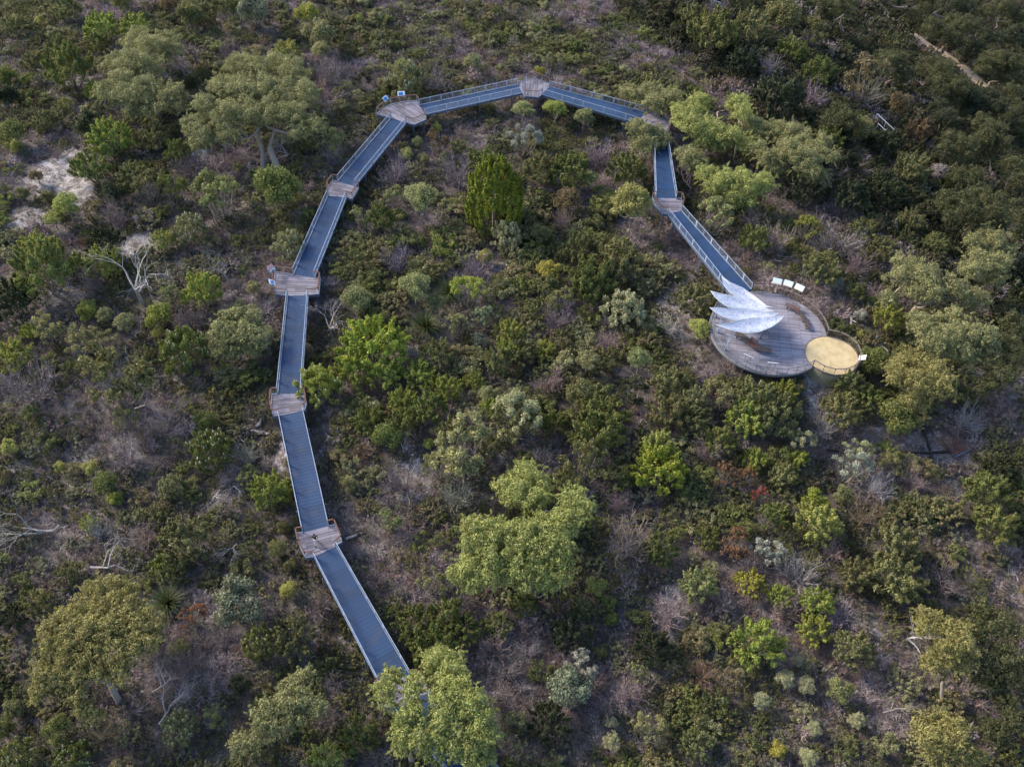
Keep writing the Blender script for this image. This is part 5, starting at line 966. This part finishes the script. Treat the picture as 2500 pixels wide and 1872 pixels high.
# ---- continuous heath between the plants, one object for each look
def small_proto(kind, v):
    rng = np.random.default_rng(1500 + v * 7 + len(kind)); 
    if kind == 'tw': return [twig_net(rng, 16, spread=.6, thick=.02, lv=2)], 1
    Q = []; L = .085 if kind != 'fine' else .07
    for k in range(16 if kind != 'fine' else 22):
        a = rng.uniform(0, 6.28); r = .42 * math.sqrt(rng.uniform(0, 1)); h = .42 * math.sqrt(max(0, 1 - (r / .5) ** 2)) * rng.uniform(.6, 1.15); c = A_([r * math.cos(a), r * math.sin(a), h])
        ax = unit(A_([c[0], c[1], .7]) + rng.normal(size=3) * .2); Q.append(spray_clump(rng, c - ax * .08, ax, rng.uniform(.14, .26), rng.uniform(.06, .12), 60, L, L * (.4 if kind != 'fine' else .22)))
    if kind == 'sp': Q = Q[:9] + [twig_net(rng, 6, spread=.5, thick=.02, lv=2)]
    return Q, 0
M['heath_green'] = leaf_mat('heath_green', [(0.135, 0.139, 0.053), (0.091, 0.105, 0.04), (0.182, 0.187, 0.069), (0.112, 0.136, 0.046), (0.228, 0.204, 0.076), (0.076, 0.085, 0.037), (0.155, 0.127, 0.061), (0.254, 0.255, 0.076), (0.109, 0.119, 0.053)], .2)
M['slope_green_shaded'] = leaf_mat('slope_green_shaded', [(0.063, 0.069, 0.03), (0.043, 0.052, 0.022), (0.084, 0.093, 0.038), (0.052, 0.068, 0.025), (0.106, 0.102, 0.043), (0.036, 0.043, 0.021), (0.072, 0.063, 0.034), (0.118, 0.128, 0.043), (0.051, 0.06, 0.03)], .2)  # darkened copy of heath_green; the slope's shade is painted into the palette
M['heath_grey'] = leaf_mat('heath_grey', [(0.194, 0.203, 0.13), (0.162, 0.138, 0.114), (0.244, 0.227, 0.179), (0.138, 0.133, 0.089), (0.211, 0.17, 0.154), (0.276, 0.276, 0.179), (0.121, 0.106, 0.082)], .15)
M['heath_twig'] = leaf_mat('heath_twig', [(0.302, 0.232, 0.253), (0.221, 0.173, 0.173), (0.383, 0.302, 0.313), (0.261, 0.221, 0.253), (0.173, 0.132, 0.121), (0.444, 0.373, 0.383), (0.302, 0.201, 0.173)], .0, .3)
def scatter(name, mats, kinds, pts, lab):
    """pts: rows x,y,z,scale,rot ; instanced by the object's own geometry nodes"""
    K = len(kinds); Vs = []; pid = []; nq = 0; qs = []
    for k, (kd, v) in enumerate(kinds):
        Q = np.vstack(small_proto(kd, v)[0]); qs.append(Q.reshape(-1, 3)); pid += [k + 1.0] * (len(Q) * 4); nq += len(Q)
    V = np.vstack(qs + [pts[:, :3]]); n = len(pts); nv = nq * 4
    me = bpy.data.meshes.new(name); me.vertices.add(len(V)); me.vertices.foreach_set('co', V.astype(np.float32).ravel())
    me.loops.add(nv); me.loops.foreach_set('vertex_index', np.arange(nv, dtype=np.int32)); me.polygons.add(nq)
    me.polygons.foreach_set('loop_start', np.arange(nq, dtype=np.int32) * 4); me.polygons.foreach_set('loop_total', np.full(nq, 4, np.int32)); me.materials.append(M[mats]); me.update(calc_edges=True)
    for an, arr in (('pid', np.concatenate([pid, np.zeros(n)])), ('scl', np.concatenate([np.zeros(nv), pts[:, 3]])), ('rot', np.concatenate([np.zeros(nv), pts[:, 4]])), ('hz', np.concatenate([np.zeros(nv), pts[:, 5]]))):
        a = me.attributes.new(an, 'FLOAT', 'POINT'); a.data.foreach_set('value', arr.astype(np.float32))
    o = link(name, me); tag(o, lab, 'heath', kind='stuff')
    g = bpy.data.node_groups.new(name, 'GeometryNodeTree'); g.interface.new_socket('Geometry', in_out='INPUT', socket_type='NodeSocketGeometry'); g.interface.new_socket('Geometry', in_out='OUTPUT', socket_type='NodeSocketGeometry')
    gi = g.nodes.new('NodeGroupInput'); go = g.nodes.new('NodeGroupOutput'); ln_ = g.links.new
    def attr(nm): a = g.nodes.new('GeometryNodeInputNamedAttribute'); a.data_type = 'FLOAT'; a.inputs[0].default_value = nm; return a.outputs[0]
    def cmp_(v, c): 
        m = g.nodes.new('ShaderNodeMath'); m.operation = 'COMPARE'; ln_(v, m.inputs[0]); m.inputs[1].default_value = c; m.inputs[2].default_value = .4; return m.outputs[0]
    pa = attr('pid'); s = g.nodes.new('GeometryNodeSeparateGeometry'); s.domain = 'POINT'; ln_(gi.outputs[0], s.inputs[0]); ln_(cmp_(pa, 0), s.inputs[1])
    j = g.nodes.new('GeometryNodeJoinGeometry')
    for k in range(K):
        q = g.nodes.new('GeometryNodeSeparateGeometry'); q.domain = 'POINT'; ln_(s.outputs[1], q.inputs[0]); ln_(cmp_(pa, k + 1), q.inputs[1]); ti = g.nodes.new('GeometryNodeGeometryToInstance'); ln_(q.outputs[0], ti.inputs[0]); ln_(ti.outputs[0], j.inputs[0])
    ip = g.nodes.new('GeometryNodeInstanceOnPoints'); ln_(s.outputs[0], ip.inputs['Points']); ln_(j.outputs[0], ip.inputs['Instance']); ip.inputs['Pick Instance'].default_value = True
    rv = g.nodes.new('FunctionNodeRandomValue'); rv.data_type = 'INT'; rv.inputs[4].default_value = 0; rv.inputs[5].default_value = K - 1; ln_(rv.outputs[2], ip.inputs['Instance Index'])
    cx = g.nodes.new('ShaderNodeCombineXYZ'); ln_(attr('rot'), cx.inputs[2]); ln_(cx.outputs[0], ip.inputs['Rotation'])
    cs = g.nodes.new('ShaderNodeCombineXYZ'); sa = attr('scl'); ln_(sa, cs.inputs[0]); ln_(sa, cs.inputs[1]); ln_(attr('hz'), cs.inputs[2]); ln_(cs.outputs[0], ip.inputs['Scale'])
    ln_(ip.outputs[0], go.inputs[0]); md = o.modifiers.new('scatter', 'NODES'); md.node_group = g; return o
st_ = .70; gx = np.arange(-105, 185, st_); gy = np.arange(18, 290, st_); PX, PY = np.meshgrid(gx, gy); PX = PX.ravel() + RNG.uniform(-.5, .5, PX.size); PY = PY.ravel() + RNG.uniform(-.5, .5, PY.size)
PZ = G(PX, PY); zc = PY * math.cos(DC) - (PZ - CH) * math.sin(DC); yc = PY * math.sin(DC) + (PZ - CH) * math.cos(DC); uu = F * PX / zc; vv = F * yc / zc; cR, sR = math.cos(RO), math.sin(RO); U_ = 1250 + cR * uu + sR * vv; V_ = 936 - (-sR * uu + cR * vv)
keep = (zc > 1) & (U_ > -330) & (U_ < 2830) & (V_ > -200) & (V_ < 2250)
sd = sand_at(PX, PY); keep &= RNG.uniform(size=PX.size) > np.clip((sd - .38) * 2.0, 0, .96)
keep &= RNG.uniform(size=PX.size) > .05
dd_ = np.full(PX.size, 1e9)
for a, b in WALK:
    ax, ay, bx, by = a.x, a.y, b.x, b.y; L2 = max(1e-6, (bx - ax) ** 2 + (by - ay) ** 2); t = np.clip(((PX - ax) * (bx - ax) + (PY - ay) * (by - ay)) / L2, 0, 1); dd_ = np.minimum(dd_, np.hypot(PX - ax - t * (bx - ax), PY - ay - t * (by - ay)))
keep &= ~((np.hypot(PX - C1.x, PY - C1.y) < R1 - .3) | (np.hypot(PX - C2.x, PY - C2.y) < R2 + .2))
for q in PATHQ: keep &= np.hypot(PX - q.x, (PY - q.y) * .7 + 1.0) > 2.8
n1 = np.sin(PX * .21 + 2 * np.sin(PY * .13)) + np.sin(PY * .26 + 1.5 * np.sin(PX * .17 + 1)) + RNG.normal(size=PX.size) * .75
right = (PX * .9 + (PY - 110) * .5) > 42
for a_, b_ in [((1380, 1275), (1725, 1272)), ((1555, 1115), (1602, 1265)), ((940, 1262), (1110, 1268)), ((1606, 1282), (1616, 1335)), ((1730, 1262), (1800, 1262)), ((1380, 1240), (1700, 1240))]:
    p_, q_ = atg(*TH(*a_)), atg(*TH(*b_))
    for k in range(9): c_ = p_.lerp(q_, k / 8); keep &= np.hypot(PX - c_.x, PY - c_.y + .7) > 1.25
big = np.where(right, 1.5, 1.0)
SC = RNG.gamma(5, .26, PX.size) * big * (1 - .5 * np.clip(sd, 0, 1)); lim = np.where(dd_ < 2.6, 1.5, np.where(dd_ < 4, 2.2, 9)); 
HZ = np.minimum(SC * RNG.uniform(.55, 1.1, PX.size), lim * 1.3); ROT = RNG.uniform(0, 6.28, PX.size)
D_all = np.stack([PX, PY, PZ - .03, SC, ROT, HZ], 1)
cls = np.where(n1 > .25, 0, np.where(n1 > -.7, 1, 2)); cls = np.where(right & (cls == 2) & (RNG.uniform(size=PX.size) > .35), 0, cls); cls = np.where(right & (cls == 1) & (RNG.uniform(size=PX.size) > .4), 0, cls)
for o, desc, x, y in ITEMS:
    W_ = o.scale[0]
    if 'fallen' in desc or 'log' in desc or 'dead' in desc: W_ *= .6
    m_ = np.hypot(PX - o.location.x, PY - o.location.y) < W_ * .5; keep &= ~(m_ & (RNG.uniform(size=PX.size) < .35)); f_ = np.hypot(PX - o.location.x, PY - o.location.y - .2) < W_ * .75
    fr = (PY < o.location.y) & f_; D_all[fr, 5] = np.minimum(D_all[fr, 5], .35 * W_ + .2); D_all[fr, 3] = np.minimum(D_all[fr, 3], .6 * W_ + .3)
scatter('green_heath', 'heath_green', [('gr', 1), ('gr', 2), ('fine', 3), ('gr', 4), ('fine', 5)], D_all[keep & (cls == 0) & ~right], 'low dark green heath covering the hill between the larger plants')
M['litter'] = leaf_mat('litter', [(.20, .165, .16), (.12, .09, .08), (.30, .27, .26), (.16, .12, .11), (.09, .07, .06)], .0, .5)
def litter_proto(v):
    rng = np.random.default_rng(3300 + v); n = 60; a = rng.uniform(0, 6.28, n); P = np.stack([rng.uniform(-.5, .5, n), rng.uniform(-.5, .5, n), rng.uniform(.02, .09, n)], 1); d = np.stack([np.cos(a), np.sin(a), rng.normal(size=n) * .12], 1); s_ = np.stack([-np.sin(a), np.cos(a), np.zeros(n)], 1)
    L = rng.gamma(2, .07, n)[:, None]; w_ = rng.uniform(.006, .03, n)[:, None]; return [np.stack([P - d * L - s_ * w_, P + d * L - s_ * w_ * .6, P + d * L + s_ * w_ * .6, P - d * L + s_ * w_], 1)], 0
_mp = small_proto
def small_proto(kind, v): return litter_proto(v) if kind == 'lt' else _mp(kind, v)
kl = (zc > 1) & (U_ > -200) & (U_ < 2700) & (V_ > 100) & (V_ < 2100) & (RNG.uniform(size=PX.size) < .5) & ~right
kl &= ~((np.hypot(PX - C1.x, PY - C1.y) < R1 + .3) | (np.hypot(PX - C2.x, PY - C2.y) < R2 + .6)); Dl = D_all.copy(); Dl[:, :2] += RNG.uniform(-.4, .4, (PX.size, 2)); Dl[:, 3] = RNG.uniform(.9, 1.5, PX.size); Dl[:, 5] = 1.2
scatter('ground_litter', 'litter', [('lt', 0), ('lt', 1), ('lt', 2)], Dl[kl], 'sticks, bark and dead leaves lying on the sandy ground')
scatter('slope_heath', 'slope_green_shaded', [('gr', 21), ('gr', 22), ('fine', 23), ('gr', 24)], D_all[keep & (cls == 0) & right], 'shade-darkened green scrub covering the slope that falls away on the right')
scatter('grey_heath', 'heath_grey', [('fine', 6), ('sp', 7), ('gr', 8), ('sp', 9)], D_all[keep & (cls == 1)], 'low grey-green and brown heath mixed through the scrub')
scatter('twig_heath', 'heath_twig', [('tw', 10), ('tw', 11), ('tw', 12), ('sp', 13), ('tw', 14)], D_all[keep & (cls == 2)], 'low tangle of mauve leafless twigs covering patches of the hill')
M['scrub_mix'] = leaf_mat('scrub_mix', [(0.221, 0.222, 0.093), (0.27, 0.267, 0.132), (0.175, 0.193, 0.065), (0.316, 0.311, 0.158), (0.189, 0.177, 0.073), (0.253, 0.281, 0.079), (0.3, 0.252, 0.132), (0.142, 0.164, 0.059), (0.348, 0.341, 0.172)], .25)
def mid_proto(kind, v):
    rng = np.random.default_rng(2500 + v); Q = []
    if kind == 'mb':
        for k in range(13):
            a = rng.uniform(0, 6.28); r_ = .36 * math.sqrt(rng.uniform(0, 1)); Q.append(puff(A_([r_ * math.cos(a), r_ * math.sin(a), .46 - r_ * .7 + rng.uniform(-.05, .06)]), rng.uniform(.10, .17), 5200, rng, .055, .024, 7, .9, -.3, .4, .45))
    elif kind == 'mw':
        for k in range(40):
            a = rng.uniform(0, 6.28); r_ = .44 * math.sqrt(rng.uniform(0, 1)); c = A_([r_ * math.cos(a), r_ * math.sin(a), .44 * math.sqrt(max(0, 1 - (r_ / .5) ** 2)) * rng.uniform(.6, 1.15)])
            ax = unit(A_([c[0] * 1.4, c[1] * 1.4, .5]) + rng.normal(size=3) * .2); Q.append(spray_clump(rng, c - ax * .06, ax, rng.uniform(.10, .18), rng.uniform(.05, .09), 80, .055, .02))
    else:
        for k in range(22):
            a = rng.uniform(0, 6.28); r_ = .44 * math.sqrt(rng.uniform(0, 1)); c = A_([r_ * math.cos(a), r_ * math.sin(a), .5 * math.sqrt(max(0, 1 - (r_ / .52) ** 2)) * rng.uniform(.7, 1.1)]); Q.append(puff(c, rng.uniform(.05, .09), 7000, rng, .055, .022, 4, .8, -.4, .5, .5))
        Q.append(twig_net(rng, 12, spread=.5, thick=.014, lv=2))
    return Q, 0
_sp = small_proto
def small_proto(kind, v): return mid_proto(kind, v) if kind in ('mb', 'mw', 'mo') else _sp(kind, v)
ctr = (U_ > 800) & (U_ < 1680) & (V_ > 480) & (V_ < 1240)
ctr |= (U_ > 1680) & (U_ < 2350) & (V_ > 930) & (V_ < 1300)
sel = keep & (dd_ > 2.9) & (sd < .35) & (RNG.uniform(size=PX.size) < np.where(right, .14, np.where(ctr, .24, np.where(n1 > -.3, .13, .05))))

for o, desc, x, y in ITEMS: sel &= ~(np.hypot(PX - o.location.x, PY - o.location.y + .5) < o.scale[0] * .45 + .4)
Dm = D_all.copy(); ws = RNG.uniform(1.5, 3.3, PX.size) * np.where(right, 1.2, np.where(ctr, 1.4, 1.05)) * np.where(dd_ < 4.5, .7, 1); Dm[:, 3] = ws; Dm[:, 5] = ws * RNG.uniform(.75, 1.15, PX.size)
scatter('slope_shrubs', 'slope_green_shaded', [('mb', 11), ('mw', 12), ('mb', 13), ('mw', 15)], Dm[sel & right], 'taller shade-darkened shrubs thickly covering the falling slope on the right')
scatter('mixed_scrub', 'scrub_mix', [('mb', 1), ('mw', 2), ('mb', 3), ('mo', 4), ('mw', 5), ('mb', 6), ('mo', 7)], Dm[sel & ~right], 'waist-high olive and grey-green scrub filling the gaps between the bigger shrubs')
print('mid', int(sel.sum()))
print('plants', HAND, 'scatter', int(keep.sum()), 'unique labels', len({o.get('label') for o in bpy.data.objects if o.parent is None}))
